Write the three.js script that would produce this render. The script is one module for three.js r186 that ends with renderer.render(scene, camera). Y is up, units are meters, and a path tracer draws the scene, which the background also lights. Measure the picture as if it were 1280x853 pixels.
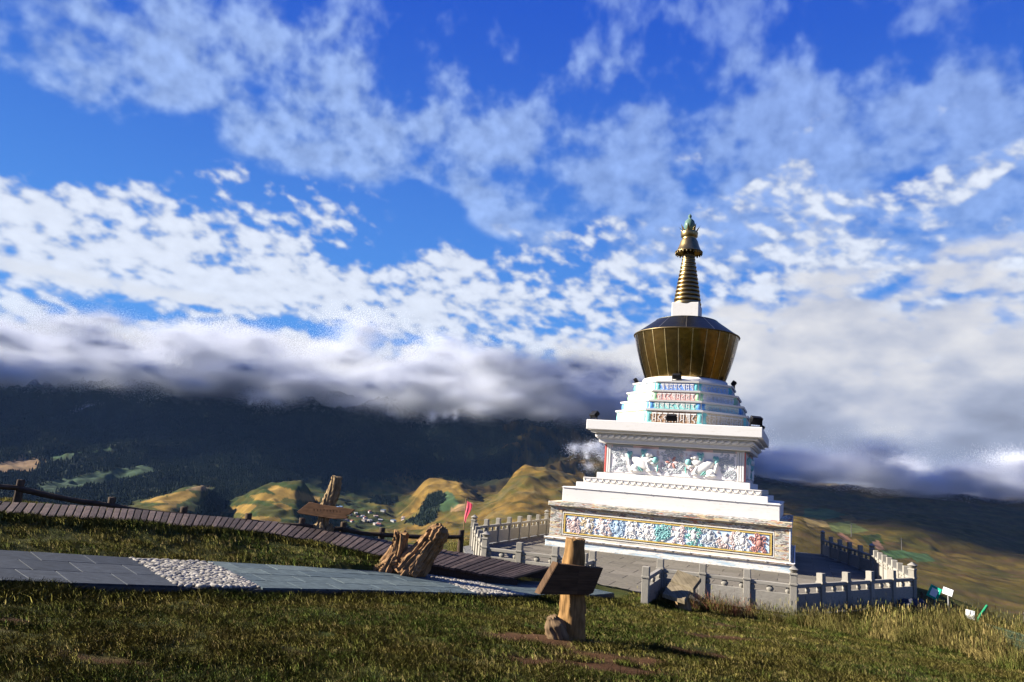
import * as THREE from 'three';
import { mergeGeometries, mergeVertices, toCreasedNormals } from 'three/addons/utils/BufferGeometryUtils.js';
import { RoundedBoxGeometry } from 'three/addons/geometries/RoundedBoxGeometry.js';
import { createNoise2D, createNoise3D } from 'simplex-noise';

// ------------------------------------------------------------------ random numbers and noise
function rng(seed) { let a = seed | 0; return () => { a = (a + 0x6d2b79f5) | 0; let t = Math.imul(a ^ (a >>> 15), 1 | a); t = (t + Math.imul(t ^ (t >>> 7), 61 | t)) ^ t; return ((t ^ (t >>> 14)) >>> 0) / 4294967296; }; }
const N2 = createNoise2D(rng(11)), N2b = createNoise2D(rng(23)), N3 = createNoise3D(rng(37));
const fbm = (x, y, n = 4, noise = N2) => { let s = 0, a = 0.5; for (let i = 0; i < n; i++, a *= 0.5, x = x * 2.03 + 7.1, y = y * 2.03 - 3.7) s += a * noise(x, y); return s; };
const clamp = (x, a = 0, b = 1) => Math.min(b, Math.max(a, x)), mix = (a, b, t) => a + (b - a) * t;
const sstep = (a, b, x) => { const t = clamp((x - a) / (b - a)); return t * t * (3 - 2 * t); };
const hash = (i, j = 0) => { let h = Math.imul(i | 0, 374761393) + Math.imul(j | 0, 668265263) | 0; h = Math.imul(h ^ (h >>> 13), 1274126177); return ((h ^ (h >>> 16)) >>> 0) / 4294967296; };
const DEG = Math.PI / 180, V = (x, y, z) => new THREE.Vector3(x, y, z);

// ------------------------------------------------------------------ camera, sky, sun, exposure
const scene = new THREE.Scene();
const EYE = 1.6, FOCAL = 890, PITCH = 10.21 * DEG, ROLL = 4.36 * DEG;             // focal length in pixels of the 1280 x 853 photograph
const camera = new THREE.PerspectiveCamera(2 * Math.atan(426.5 / FOCAL) / DEG, 1280 / 853, 0.1, 30000);
camera.position.set(0, EYE, 0);
camera.rotation.order = 'YXZ';
camera.rotation.set(PITCH, 0, ROLL);
const renderer = new THREE.WebGLRenderer({ antialias: true });
renderer.setSize(1024, 682);
renderer.toneMapping = THREE.LinearToneMapping;
renderer.toneMappingExposure = 3.8;
renderer.shadowMap.enabled = true;
const SUN = V(-0.883, 0.463, -0.077).normalize();
const sun = new THREE.DirectionalLight(new THREE.Color(1.0, 0.93, 0.82), 5);
sun.position.copy(SUN).multiplyScalar(80);
sun.castShadow = true;
Object.assign(sun.shadow.camera, { left: -45, right: 45, top: 45, bottom: -45, near: 1, far: 200 });
sun.shadow.mapSize.set(4096, 4096);
scene.add(sun, sun.target);
// a pixel of the photograph gives a direction; the distance comes from the ground or from what the thing touches
function ray(px, py) {
  const a = px - 640, b = py - 426.5, c = Math.cos(ROLL), s = Math.sin(ROLL), u = (a * c + b * s) / FOCAL, v = -(-a * s + b * c) / FOCAL, C = Math.cos(PITCH), S = Math.sin(PITCH);
  return V(u, v * C + S, v * S - C);
}
const atY = (px, py, y) => { const d = ray(px, py); return d.multiplyScalar((y - EYE) / d.y).add(V(0, EYE, 0)); };
const atZ = (px, py, z) => { const d = ray(px, py); return d.multiplyScalar(z / d.z).add(V(0, EYE, 0)); };

// sky: clear air, a high thin veil, a field of small puffy clouds, and the soft bank that lies round the horizon
{
  const W = 4096, H = 2048, data = new Float32Array(W * H * 4), K = 1 / 3.8;
  for (let r = 0; r < H; r++) {
    const up = ((r + 0.5) / H - 0.5) * Math.PI, y = Math.sin(up), el = up / DEG;
    for (let c = 0; c < W; c++) {
      const o = (r * W + c) * 4; data[o + 3] = 1;
      if (el < -1) { data[o] = 0.07 * K; data[o + 1] = 0.075 * K; data[o + 2] = 0.08 * K; continue; }
      const round = ((c + 0.5) / W - 0.5) * 2 * Math.PI, x = Math.cos(round) * Math.cos(up), z = Math.sin(round) * Math.cos(up), az = Math.atan2(x, -z) / DEG;
      const g = Math.pow(sstep(3, 40, el), 0.8);
      let R = mix(0.115, 0.020, g), G = mix(0.37, 0.098, g), B = mix(0.88, 0.60, g);
      const open = mix(1, 0.35, sstep(70, 120, Math.abs(az)));                     // fewer clouds away from the mountain
      const over = (A, r1, g1, b1) => { R = mix(R, r1, A); G = mix(G, g1, A); B = mix(B, b1, A); };
      const e = el + az * 0.035, right = sstep(-14, 12, az), wob = 1.3 * N2(az / 16, el / 9), ee = (1.35 - 0.0105 * Math.min(el, 45)) * el;   // clouds look flatter towards the horizon
      // high veil: fleecy sheets in one broad band, thinner patches elsewhere
      const ev = e + wob, lo = mix(21.4, 15.5, right), hi = mix(27.5, 29, right);
      const band = sstep(lo - 1.2, lo + 1.8, ev) * (1 - 0.62 * sstep(hi - 2, hi + 5, ev));
      const fleece = fbm(az / 13, ee / 8, 6, N2b), tuft = fbm(az / 2.6 + 3, ee / 1.9, 5, N2), wisp = fbm((az + el * 0.5) / 6, ee / 1.7, 4, N2b);
      const v1 = sstep(-0.40, 0.60, fleece * 1.25 + tuft * 0.42 + wisp * 0.22 + (band - 0.60) * 0.9) * sstep(0.02, 0.55, band);
      const l1 = 0.95 + 0.34 * tuft + 0.2 * fleece;
      over(clamp(v1 * mix(0.78, 0.62, right) * open), 0.37 * l1, 0.52 * l1, 0.86 * l1);
      // puffy middle layer: small heaps that crowd together towards the horizon
      const big = fbm(az / 10 + 4, ee / 4.2, 3, N2), cell = fbm((az + el * 0.4) / 2.6, ee / 1.6, 5, N2b), top2 = mix(15.8, 20.5, right);
      const field = sstep(top2 + 1.6, top2 - 2.2, e + 1.6 * N2b(az / 9, el / 5)), extra = sstep(8, 20, az) * sstep(29, 24, el) * 0.55;
      const m2 = Math.max(field * mix(0.98, 0.60, sstep(-8, 6, az)), extra * sstep(-0.1, 0.4, N2(az / 10 + 8, el / 6)), 0.34 * sstep(22, 20, el) * sstep(14, 17, el) * sstep(-30, -24, az) * sstep(-8, -16, az));
      const gap = sstep(1.5, 0.3, Math.abs(e - mix(7.9, 9.3, sstep(-38, -10, az)))) * sstep(-2, -12, az) * 0.5;
      const heap = big * 0.75 + cell * 0.85 + (m2 - gap - 0.5) * 1.15;
      const v2 = sstep(-0.26, 0.40, heap) * sstep(0.05, 0.3, m2) * open, body = sstep(-0.05, 0.65, heap), l2 = mix(0.86, 1.05, body) * (1 + 0.12 * cell);
      over(clamp(v2 * mix(0.72, 0.95, body)), 0.73 * l2, 0.79 * l2, 0.90 * l2);
      const sl = e - (9.4 + (az + 38) * 0.03), streak = sstep(0.75, 0.1, Math.abs(sl + 0.35 * cell)) * sstep(-19, -26, az) * sstep(-120, -80, az);
      over(streak * 0.85, 0.74, 0.79, 0.88);
      // bank
      let top = az < -15 ? mix(7.0, 8.6, sstep(-40, -15, az)) : mix(8.6, 15.0, sstep(-2, 24, az));
      top = Math.abs(az) > 50 ? mix(top, 7, sstep(50, 85, Math.abs(az))) : top;
      const wide = 1.5 + 4 * sstep(-2, 24, az), lump = fbm(az / 7, el / 3.2, 6, N2b) * 1.3 + fbm(az / 22, el / 9, 2, N2) * 0.8;
      const v3 = sstep(top + wide * 0.45, top - wide * 0.5, el - lump * wide * 0.8) * mix(1, 0.7, sstep(80, 120, Math.abs(az)));
      const t = clamp(el / top), soft = fbm(az / 18 + 9, el / 7, 5, N2), blot = fbm(az / 6 + 4, el / 3.4, 5, N2b);
      let lum = mix(0.5, 0.84, sstep(0.1, 0.8, t + soft * 0.4)) * (1 + 0.2 * blot + 0.12 * soft);
      lum *= mix(1, 0.82, sstep(5, 25, az));
      const cool = sstep(0.84, 0.42, lum);
      over(v3, lum * mix(1, 0.80, cool), lum * mix(1.01, 0.91, cool), lum * mix(1.05, 1.2, cool));
      data[o] = Math.max(0, R) * K; data[o + 1] = Math.max(0, G) * K; data[o + 2] = Math.max(0, B) * K;
    }
  }
  const sky = new THREE.DataTexture(data, W, H, THREE.RGBAFormat, THREE.FloatType);
  sky.mapping = THREE.EquirectangularReflectionMapping; sky.magFilter = THREE.LinearFilter; sky.needsUpdate = true;
  scene.background = sky; scene.environment = sky;
}

// ------------------------------------------------------------------ helpers for things, parts and the setting
const taken = new Map();
function numbered(name) { const n = taken.get(name) ?? 0; taken.set(name, n + 1); return n ? name + '_' + String(n).padStart(3, '0') : name; }
function finish(o) { o.castShadow = true; o.receiveShadow = true; return o; }
function structure(name, geometry, material, label) { const o = finish(new THREE.Mesh(geometry, material)); o.name = numbered(name); o.userData.kind = 'structure'; if (label) o.userData.label = label; scene.add(o); return o; }
function thing(name, label, category, group, pos, turn = 0) {
  const o = new THREE.Group(); o.name = numbered(name); o.userData = { label, category }; if (group) o.userData.group = group;
  if (pos) o.position.copy(pos); o.rotation.y = turn; scene.add(o); return o;
}
function part(parent, name, geometry, material, pos, label) { const o = finish(new THREE.Mesh(geometry, material)); o.name = name; if (pos) o.position.set(...pos); if (label) o.userData.label = label; parent.add(o); return o; }
const matte = (o) => new THREE.MeshPhysicalMaterial({ specularIntensity: 0.12, ...o });                 // earth, grass, weathered wood and lime hardly shine
const std = (r, g, b, rough = 0.9, more = {}) => matte({ color: new THREE.Color().setRGB(r, g, b), roughness: rough, ...more });
const box = (w, h, d, x = 0, y = 0, z = 0) => new THREE.BoxGeometry(w, h, d).translate(x, y, z);
const rbox = (w, h, d, r, x = 0, y = 0, z = 0, s = 2) => new RoundedBoxGeometry(w, h, d, s, r).translate(x, y, z);
const merged = (list) => mergeGeometries(list.map((g) => { const h = g.index ? g.toNonIndexed() : g; for (const k of Object.keys(h.attributes)) if (!['position', 'normal', 'uv'].includes(k)) h.deleteAttribute(k); return h; }));
function dataTex(w, h, fn, srgb = false, repeat = true) {
  const d = new Uint8Array(w * h * 4);
  for (let y = 0; y < h; y++) for (let x = 0; x < w; x++) { const c = fn(x / w, y / h, x, y), o = (y * w + x) * 4; d[o] = clamp(c[0]) * 255; d[o + 1] = clamp(c[1]) * 255; d[o + 2] = clamp(c[2]) * 255; d[o + 3] = 255; }
  const t = new THREE.DataTexture(d, w, h); t.magFilter = THREE.LinearFilter; t.minFilter = THREE.LinearMipmapLinearFilter; if (repeat) t.wrapS = t.wrapT = THREE.RepeatWrapping; if (srgb) t.colorSpace = THREE.SRGBColorSpace; t.needsUpdate = true; return t;
}
const toS = (v) => v <= 0.0031308 ? v * 12.92 : 1.055 * Math.pow(v, 1 / 2.4) - 0.055;   // linear value -> sRGB byte share
const S3 = (c) => [toS(clamp(c[0])), toS(clamp(c[1])), toS(clamp(c[2]))];
const mix3 = (a, b, t) => [mix(a[0], b[0], t), mix(a[1], b[1], t), mix(a[2], b[2], t)];
function canvasTex(w, h, draw, srgb = true) { const c = document.createElement('canvas'); c.width = w; c.height = h; draw(c.getContext('2d'), w, h); const t = new THREE.CanvasTexture(c); if (srgb) t.colorSpace = THREE.SRGBColorSpace; t.wrapS = t.wrapT = THREE.RepeatWrapping; return t; }

// ------------------------------------------------------------------ near ground: a smooth surface through points of the lawn
const PLAT = -1.42;
// edges of the slate path and of the boardwalk: photograph column, row, height of the surface there
const edgePts = (list) => list.map(([px, py, y]) => atY(px, py, y));
const PATH_F = edgePts([[-330, 712, 0.2], [-140, 719, 0.12], [-20, 724.5, 0.06], [72, 728, -0.01], [223, 732.5, -0.14], [328, 735, -0.27], [450, 737.5, -0.43], [598, 742, -0.68], [656, 743.5, -0.81], [735, 744, -1.02], [768, 741.5, -1.14]]);
const PATH_B = edgePts([[-480, 655, 0.2], [-262, 669, 0.12], [-105, 681, 0.06], [20, 688.5, -0.01], [163, 697, -0.14], [259, 701.5, -0.27], [380, 708.5, -0.43], [526, 717.5, -0.68], [575, 721, -0.81], [648, 725.5, -1.02], [716, 730.5, -1.14]]);
const WALK_F = edgePts([[-380, 630, 0.5], [-190, 634, 0.42], [0, 643, 0.3], [80, 646.5, 0.27], [160, 651.5, 0.2], [250, 659, 0.08], [340, 667, -0.05], [427, 687 - 3, -0.22], [490, 697, -0.36], [552, 707.5, -0.5], [605, 718, -0.64], [642, 722.7, -0.74]]);
const WALK_AZ = [-42, -37, -31, -29, -26, -20, -12, -4, 4, 12, 19, 23];                       // bearing of the planks
const GP = [[0, 0, 0], [-4, 0, 0.05], [4, 0, -0.1], [0, 6, 0.05], [-8, 4, 0.25], [8, 3, -0.3], [0.92, -8.68, -0.27], [3.1, -8.4, -0.34], [-3, -6, -0.02], [6, -17.8, -1.48], [4.6, -17.9, -1.44], [7.5, -17.6, -1.52], [6, -13, -0.95], [3.0, -12.5, -0.78], [9, -13.5, -1.2], [10, -18, -1.52], [13, -20, -1.62], [8, -8, -0.65], [12, -12, -1.5], [14, -6, -1.3], [-14, -14, 0.5], [-14, 0, 0.5], [1.5, -18.5, -1.4], [0.2, -20.6, -1.4], [-1.6, -20.4, -1.25],
  ...PATH_F.slice(1).map((p) => [p.x + 0.12, p.z + 0.12, p.y - 0.12]), ...PATH_B.slice(1, 10).map((p) => [p.x - 0.1, p.z - 0.08, p.y - 0.035]), ...WALK_F.slice(1).map((p) => [p.x + 0.02, p.z + 0.06, p.y - 0.075]),
  ...WALK_F.slice(1).map((p, i) => [p.x + 2.9 * Math.sin(WALK_AZ[i + 1] * DEG), p.z - 2.9 * Math.cos(WALK_AZ[i + 1] * DEG), p.y - 0.16])];
const tps = (() => {
  const n = GP.length, m = n + 3, A = [], U = (r2) => r2 < 1e-9 ? 0 : 0.5 * r2 * Math.log(r2);
  for (let i = 0; i < m; i++) { A.push(new Float64Array(m + 1)); }
  for (let i = 0; i < n; i++) { for (let j = 0; j < n; j++) A[i][j] = U((GP[i][0] - GP[j][0]) ** 2 + (GP[i][1] - GP[j][1]) ** 2) + (i === j ? 0.35 : 0); A[i][n] = A[n][i] = 1; A[i][n + 1] = A[n + 1][i] = GP[i][0]; A[i][n + 2] = A[n + 2][i] = GP[i][1]; A[i][m] = GP[i][2]; }
  for (let i = 0; i < m; i++) { let p = i; for (let r = i + 1; r < m; r++) if (Math.abs(A[r][i]) > Math.abs(A[p][i])) p = r; [A[i], A[p]] = [A[p], A[i]]; for (let r = 0; r < m; r++) if (r !== i) { const f = A[r][i] / A[i][i]; if (f) for (let k = i; k <= m; k++) A[r][k] -= f * A[i][k]; } }
  const w = A.map((r, i) => r[m] / r[i]);
  return (x, z) => { let s = w[n] + w[n + 1] * x + w[n + 2] * z; for (let i = 0; i < n; i++) s += w[i] * U((x - GP[i][0]) ** 2 + (z - GP[i][1]) ** 2); return s; };
})();
// the top of the hill ends behind the boardwalk, round the stupa's platform and on the right; beyond, the ground falls away
const RIM = [[-30, 30], [-30, -12], [-16, -15.2], [-9.8, -16.2], [-6.9, -17.6], [-4.4, -18.6], [-2.6, -19.6], [-2.0, -22.6], [-2.2, -29], [1.4, -38.2], [6, -43], [17, -39], [17.2, -30], [15.4, -22.8], [14.2, -18.5], [13.2, -13], [12.2, -9.5], [12.5, -4], [15, 4], [20, 30]];
function outside(x, z) {                                                       // metres beyond the rim, negative inside
  let best = 1e9, inside = false;
  for (let i = 0, j = RIM.length - 1; i < RIM.length; j = i++) {
    const [x1, z1] = RIM[i], [x0, z0] = RIM[j], dx = x1 - x0, dz = z1 - z0, t = clamp(((x - x0) * dx + (z - z0) * dz) / (dx * dx + dz * dz));
    best = Math.min(best, Math.hypot(x - x0 - t * dx, z - z0 - t * dz));
    if ((z1 > z) !== (z0 > z) && x < ((x0 - x1) * (z - z1)) / (z0 - z1) + x1) inside = !inside;
  }
  return inside ? -best : best;
}
function groundY(x, z, bumps = true) {
  const cx = clamp(x, -16, 16), cz = clamp(z, -22, 7);
  let y = tps(cx, cz) + (x - cx) * -0.03;
  const u = outside(x, z);
  if (u > 0) y -= 0.42 * Math.max(0, Math.sqrt(u * u + 2.2) - 1.48);
  if (bumps) y += 0.035 * N2(x * 0.55, z * 0.55) + 0.02 * N2b(x * 1.7, z * 1.7) + 0.008 * N2(x * 5.2, z * 5.2);
  return y;
}

// ------------------------------------------------------------------ far terrain: slopes below the hill, hills with fields, forested mountain
// columns are bearings (given as photograph columns on the horizon), rows distances; values: pixels below the horizon
const COLS = [-900, -400, 0, 120, 165, 215, 262, 292, 335, 375, 402, 450, 500, 545, 580, 605, 660, 735, 850, 985, 1060, 1130, 1200, 1280, 1700, 2300];
const DIST = [60, 150, 300, 500, 800, 1100, 1300, 1500, 1700, 2000, 2300, 2700, 3200, 3800, 4500, 5500, 9000];
const ELEV = [
  /* -900 */[300, 240, 200, 170, 140, 120, 110, 105, 95, 70, 55, 30, 0, -30, -60, -90, -120],
  /* -400 */[300, 240, 200, 170, 140, 120, 110, 105, 95, 72, 55, 35, 5, -28, -55, -85, -120],
  /* 0    */[300, 240, 200, 175, 150, 130, 120, 110, 96, 78, 60, 42, 16, -10, -38, -70, -110],
  /* 120  */[300, 240, 200, 175, 150, 128, 116, 103, 90, 76, 57, 34, 12, -18, -50, -80, -110],
  /* 165  */[300, 240, 200, 175, 150, 125, 104, 84, 84, 72, 54, 31, 8, -22, -55, -85, -110],
  /* 215  */[300, 240, 200, 175, 145, 113, 89, 72, 64, 62, 50, 29, 6, -28, -60, -88, -110],
  /* 262  */[300, 240, 200, 175, 148, 122, 106, 84, 51, 54, 45, 26, 2, -34, -64, -90, -110],
  /* 292  */[300, 240, 200, 175, 150, 128, 112, 100, 84, 60, 44, 24, 0, -38, -66, -92, -110],
  /* 335  */[300, 240, 200, 170, 138, 106, 87, 66, 44, 52, 42, 24, -2, -42, -68, -94, -110],
  /* 375  */[300, 240, 200, 170, 138, 106, 88, 62, 36, 50, 46, 27, -2, -45, -70, -95, -110],
  /* 402  */[300, 240, 200, 172, 145, 118, 102, 84, 64, 64, 52, 30, -2, -48, -72, -95, -110],
  /* 450  */[300, 240, 200, 172, 150, 130, 118, 106, 92, 77, 56, 34, 0, -48, -72, -95, -110],
  /* 500  */[300, 240, 195, 165, 140, 116, 108, 100, 90, 76, 54, 36, 4, -46, -72, -95, -110],
  /* 545  */[300, 235, 190, 160, 128, 98, 92, 86, 76, 46, 20, 40, 14, -42, -70, -95, -110],
  /* 580  */[300, 235, 185, 155, 122, 94, 86, 74, 56, 33, 25, 36, 12, -40, -68, -95, -110],
  /* 605  */[300, 235, 180, 150, 118, 90, 80, 66, 48, 42, 36, 28, 8, -40, -68, -95, -110],
  /* 660  */[300, 230, 180, 145, 110, 84, 66, 44, 18, -3, 26, 20, 4, -40, -66, -95, -110],
  /* 735  */[300, 230, 180, 145, 108, 84, 68, 50, 28, 8, 24, 18, 2, -36, -64, -95, -110],
  /* 850  */[300, 225, 170, 125, 92, 70, 58, 46, 38, 30, 24, 16, 0, -24, -48, -70, -90],
  /* 985  */[300, 215, 150, 98, 55, 36, 30, 32, 34, 30, 24, 14, 3, -12, -28, -45, -70],
  /* 1060 */[300, 215, 155, 108, 76, 52, 47, 44, 38, 28, 22, 14, 4, -10, -24, -40, -65],
  /* 1130 */[300, 220, 165, 122, 92, 72, 63, 52, 34, 24, 24, 16, 6, -8, -22, -36, -60],
  /* 1200 */[300, 225, 172, 132, 102, 84, 76, 66, 46, 36, 30, 20, 8, -6, -20, -34, -60],
  /* 1280 */[300, 230, 180, 140, 112, 94, 86, 74, 58, 50, 40, 26, 10, -4, -18, -32, -60],
  /* 1700 */[300, 240, 190, 160, 130, 110, 100, 90, 75, 60, 45, 30, 12, -4, -18, -32, -60],
  /* 2300 */[300, 240, 190, 160, 130, 110, 100, 90, 75, 60, 45, 30, 12, -4, -18, -32, -60]];
const horizonRow = (px) => 538.5 + 0.0748 * px;
const AZ = COLS.map((px) => { const d = ray(px, horizonRow(px)); return Math.atan2(d.x, -d.z); });
const LD = DIST.map(Math.log);
const pchip = (x, X, f) => {                                                  // monotone cubic through f(i) at X[i]
  const n = X.length; let i = 0; if (x <= X[0]) return f(0); if (x >= X[n - 1]) return f(n - 1);
  while (x > X[i + 1]) i++;
  const h = X[i + 1] - X[i], s = (f(i + 1) - f(i)) / h, sp = i > 0 ? (f(i) - f(i - 1)) / (X[i] - X[i - 1]) : s, sn = i < n - 2 ? (f(i + 2) - f(i + 1)) / (X[i + 2] - X[i + 1]) : s;
  const m = (a, b) => a * b <= 0 ? 0 : 2 * a * b / (a + b), m0 = m(sp, s), m1 = m(s, sn), t = (x - X[i]) / h, t2 = t * t, t3 = t2 * t;
  return f(i) * (2 * t3 - 3 * t2 + 1) + h * m0 * (t3 - 2 * t2 + t) + f(i + 1) * (3 * t2 - 2 * t3) + h * m1 * (t3 - t2);
};
function terrainY(x, z) {
  const d = Math.hypot(x, z), ld = Math.log(Math.max(d, 1)), ca = Math.cos(clamp(Math.atan2(x, -z), -0.9, 0.9));
  const warp = 0.005 * N2(x / 420, z / 420) + 0.003 * N2b(x / 130, z / 130), a0 = clamp(Math.atan2(x, -z) + warp * sstep(300, 1200, d), AZ[0], AZ[AZ.length - 1]);
  let i0 = 0; while (i0 < AZ.length - 2 && a0 > AZ[i0 + 1]) i0++;
  const lo = Math.max(0, i0 - 1), hi = Math.min(AZ.length, i0 + 3), as = AZ.slice(lo, hi), rows = as.map((_, k) => pchip(ld + warp * 2, LD, (j) => ELEV[lo + k][j]));
  let e = pchip(a0, as, (k) => rows[k]);
  let y = EYE - (e * ca / FOCAL) * d;
  const calm = mix(1, 0.38, sstep(12, 20, Math.atan2(x, -z) / DEG)), far = sstep(250, 1500, d) * mix(1, 0.6, sstep(12, 20, Math.atan2(x, -z) / DEG)), rough = sstep(2300, 3200, d);
  if (d > 3300) { const lim = mix(330, 60, sstep(5, 22, Math.atan2(x, -z) / DEG)); if (y > lim - 140) y = lim - 140 + 140 * (1 - Math.exp(-(y - lim + 140) / 140)); }
  y += far * (d / 1500) * (10 * fbm(x / 300, z / 300, 5, N2b) + (1 - Math.abs(N2(x / 260, z / 330))) * 7 * (0.4 + rough) + rough * 26 * (1 - 2 * Math.abs(N2b(x / 700 + z / 2600, z / 1500)))) * calm + sstep(60, 250, d) * 3 * fbm(x / 60, z / 60, 3) + far * (d / 1700) * (3.4 * (1 - 2 * Math.abs(N2(x / 95, z / 150))) + 1.6 * N2b(x / 42, z / 60));
  return y;
}
const pixelOf = (x, y, z) => {
  y -= EYE; const C = Math.cos(PITCH), S = Math.sin(PITCH), y2 = y * C + z * S, z2 = -y * S + z * C, u = FOCAL * x / -z2, v = -FOCAL * y2 / -z2, c = Math.cos(ROLL), s = Math.sin(ROLL);
  return [640 + u * c - v * s, 426.5 + u * s + v * c];
};
const inPoly = (p, P) => { let k = false; for (let i = 0, j = P.length - 1; i < P.length; j = i++) if ((P[i][1] > p[1]) !== (P[j][1] > p[1]) && p[0] < ((P[j][0] - P[i][0]) * (p[1] - P[i][1])) / (P[j][1] - P[i][1]) + P[i][0]) k = !k; return k; };
// ploughed and mown fields, by where their corners lie
const TAN = [0.15, 0.092, 0.022], OCHRE = [0.125, 0.077, 0.017], GREEN = [0.015, 0.027, 0.006], OLIVE = [0.042, 0.037, 0.007], BROWN = [0.056, 0.032, 0.016], DGREEN = [0.028, 0.055, 0.024], FOREST = [0.010, 0.017, 0.012];
const FIELDS = [
  [[[-20, 578], [62, 571], [52, 580], [35, 592], [-20, 592]], [0.16, 0.10, 0.05]], [[[62, 571], [140, 560], [140, 563], [60, 574]], DGREEN],
  [[[40, 606], [180, 580], [200, 590], [60, 616]], [0.024, 0.042, 0.022]],
  [[[172, 628], [200, 620], [238, 622], [225, 630]], TAN], [[[190, 634], [222, 628], [218, 638], [205, 640]], OCHRE], [[[205, 619], [235, 613], [246, 620], [226, 625]], TAN], [[[232, 612], [262, 604], [268, 607], [252, 614]], [0.15, 0.10, 0.05]],
  [[[334, 612], [344, 607], [400, 622], [398, 630], [352, 622]], TAN], [[[312, 620], [330, 616], [356, 622], [350, 628], [318, 625]], OCHRE], [[[288, 636], [305, 630], [322, 632], [308, 643], [284, 641]], TAN], [[[340, 630], [352, 629], [366, 635], [360, 639]], OCHRE], [[[300, 645], [350, 647], [352, 653], [310, 652]], OCHRE],
  [[[500, 612], [530, 598], [560, 597], [590, 606], [600, 612], [560, 618], [520, 622]], OCHRE], [[[560, 632], [590, 628], [590, 637], [564, 640]], [0.15, 0.095, 0.045]], [[[545, 620], [562, 614], [575, 630], [556, 640], [542, 636]], DGREEN],
  [[[1006, 636], [1035, 636], [1060, 645], [1030, 650], [1004, 646]], [0.045, 0.08, 0.028]], [[[1004, 648], [1030, 651], [1040, 660], [1010, 658]], [0.2, 0.14, 0.05]], [[[1048, 645], [1065, 644], [1072, 651], [1058, 654]], OCHRE], [[[1035, 654], [1062, 652], [1086, 664], [1060, 668], [1040, 664]], [0.085, 0.10, 0.03]],
  [[[1046, 668], [1052, 666], [1072, 680], [1064, 682]], [0.2, 0.1, 0.06]], [[[1060, 676], [1070, 674], [1080, 682], [1070, 684]], TAN], [[[1076, 670], [1100, 668], [1106, 680], [1086, 682]], GREEN], [[[1090, 678], [1098, 676], [1106, 687], [1098, 688]], [0.19, 0.10, 0.06]],
  [[[1102, 689], [1130, 688], [1140, 697], [1112, 700]], [0.045, 0.09, 0.03]], [[[1132, 690], [1160, 693], [1170, 702], [1146, 703]], [0.035, 0.072, 0.028]], [[[1108, 672], [1130, 668], [1180, 690], [1150, 688]], OLIVE]];
const GULLY_SHADE = [[508, 656], [522, 646], [529, 632], [533, 620], [542, 612], [553, 614], [558, 624], [554, 634], [547, 642], [541, 652], [526, 657]];  // gully shaded by a ridge: its shade is painted as dark forest
function forestMask(x, z, y, u, v, d) {                                        // 1 where trees stand close, and across the gully whose shade they imitate
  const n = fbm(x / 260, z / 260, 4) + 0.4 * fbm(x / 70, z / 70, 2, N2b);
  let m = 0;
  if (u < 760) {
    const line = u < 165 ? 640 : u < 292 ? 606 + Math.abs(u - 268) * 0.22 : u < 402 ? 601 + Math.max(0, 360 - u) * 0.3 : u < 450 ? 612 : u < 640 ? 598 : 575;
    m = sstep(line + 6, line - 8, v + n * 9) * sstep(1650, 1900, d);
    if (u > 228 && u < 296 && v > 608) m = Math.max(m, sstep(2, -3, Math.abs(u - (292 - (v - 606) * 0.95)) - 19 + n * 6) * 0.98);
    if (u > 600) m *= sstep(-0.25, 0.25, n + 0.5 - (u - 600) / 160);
    if (inPoly([u + n * 7, v + n * 4], GULLY_SHADE)) m = 1;
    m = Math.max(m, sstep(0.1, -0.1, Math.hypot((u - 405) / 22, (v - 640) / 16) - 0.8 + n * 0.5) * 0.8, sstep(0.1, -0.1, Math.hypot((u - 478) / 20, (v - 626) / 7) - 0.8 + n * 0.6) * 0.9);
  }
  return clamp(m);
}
function terrainColor(x, y, z, slope) {
  const d = Math.hypot(x, z), [u, v] = pixelOf(x, y, z), n1 = fbm(x / 90, z / 90, 4), n2 = fbm(x / 320, z / 320, 4, N2b);
  // pasture: bands that follow the contours of old terraces
  const terr = sstep(0.25, 0.6, 0.5 + 0.5 * Math.sin(y / 2.6 + n1 * 3.0 + n2 * 5)), patch = sstep(-0.3, 0.35, n2 + 0.35 * n1);
  let c = mix3(mix3(OLIVE, [0.074, 0.045, 0.010], patch), mix3([0.064, 0.044, 0.010], [0.108, 0.066, 0.014], patch), terr * 0.9);
  { const w = sstep(525, 470, u + 30 * n2 + 14 * n1) * sstep(640, 760, d); c = mix3(c, mix3(GREEN, OLIVE, terr * 0.6), w * 0.92); }
  if (u > 900) { const k = sstep(0.0, 0.45, fbm(x / 150, z / 45, 4, N2b)); c = mix3(c, mix3(mix3(c, OLIVE, 0.55), BROWN, k * 0.7), sstep(900, 960, u)); }
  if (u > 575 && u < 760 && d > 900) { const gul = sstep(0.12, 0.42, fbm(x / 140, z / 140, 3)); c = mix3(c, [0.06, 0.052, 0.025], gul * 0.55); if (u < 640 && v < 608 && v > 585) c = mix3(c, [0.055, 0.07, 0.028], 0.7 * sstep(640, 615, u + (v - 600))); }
    for (const [P, k] of FIELDS) if (inPoly([u + n1 * 1.0, v + n1 * 0.4], P)) c = mix3(k, c, 0.06 + 0.12 * (1 - terr));
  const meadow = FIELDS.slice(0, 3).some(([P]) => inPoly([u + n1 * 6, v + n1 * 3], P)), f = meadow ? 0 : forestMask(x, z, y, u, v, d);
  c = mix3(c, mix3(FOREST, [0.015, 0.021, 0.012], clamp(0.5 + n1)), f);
  const g = (0.88 + 0.24 * hash(Math.floor(x * 3), Math.floor(z * 3))) * (1 + 0.5 * n1) * 0.95;
  return [c[0] * g, c[1] * g, c[2] * g, f];
}
const trees = [];
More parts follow.
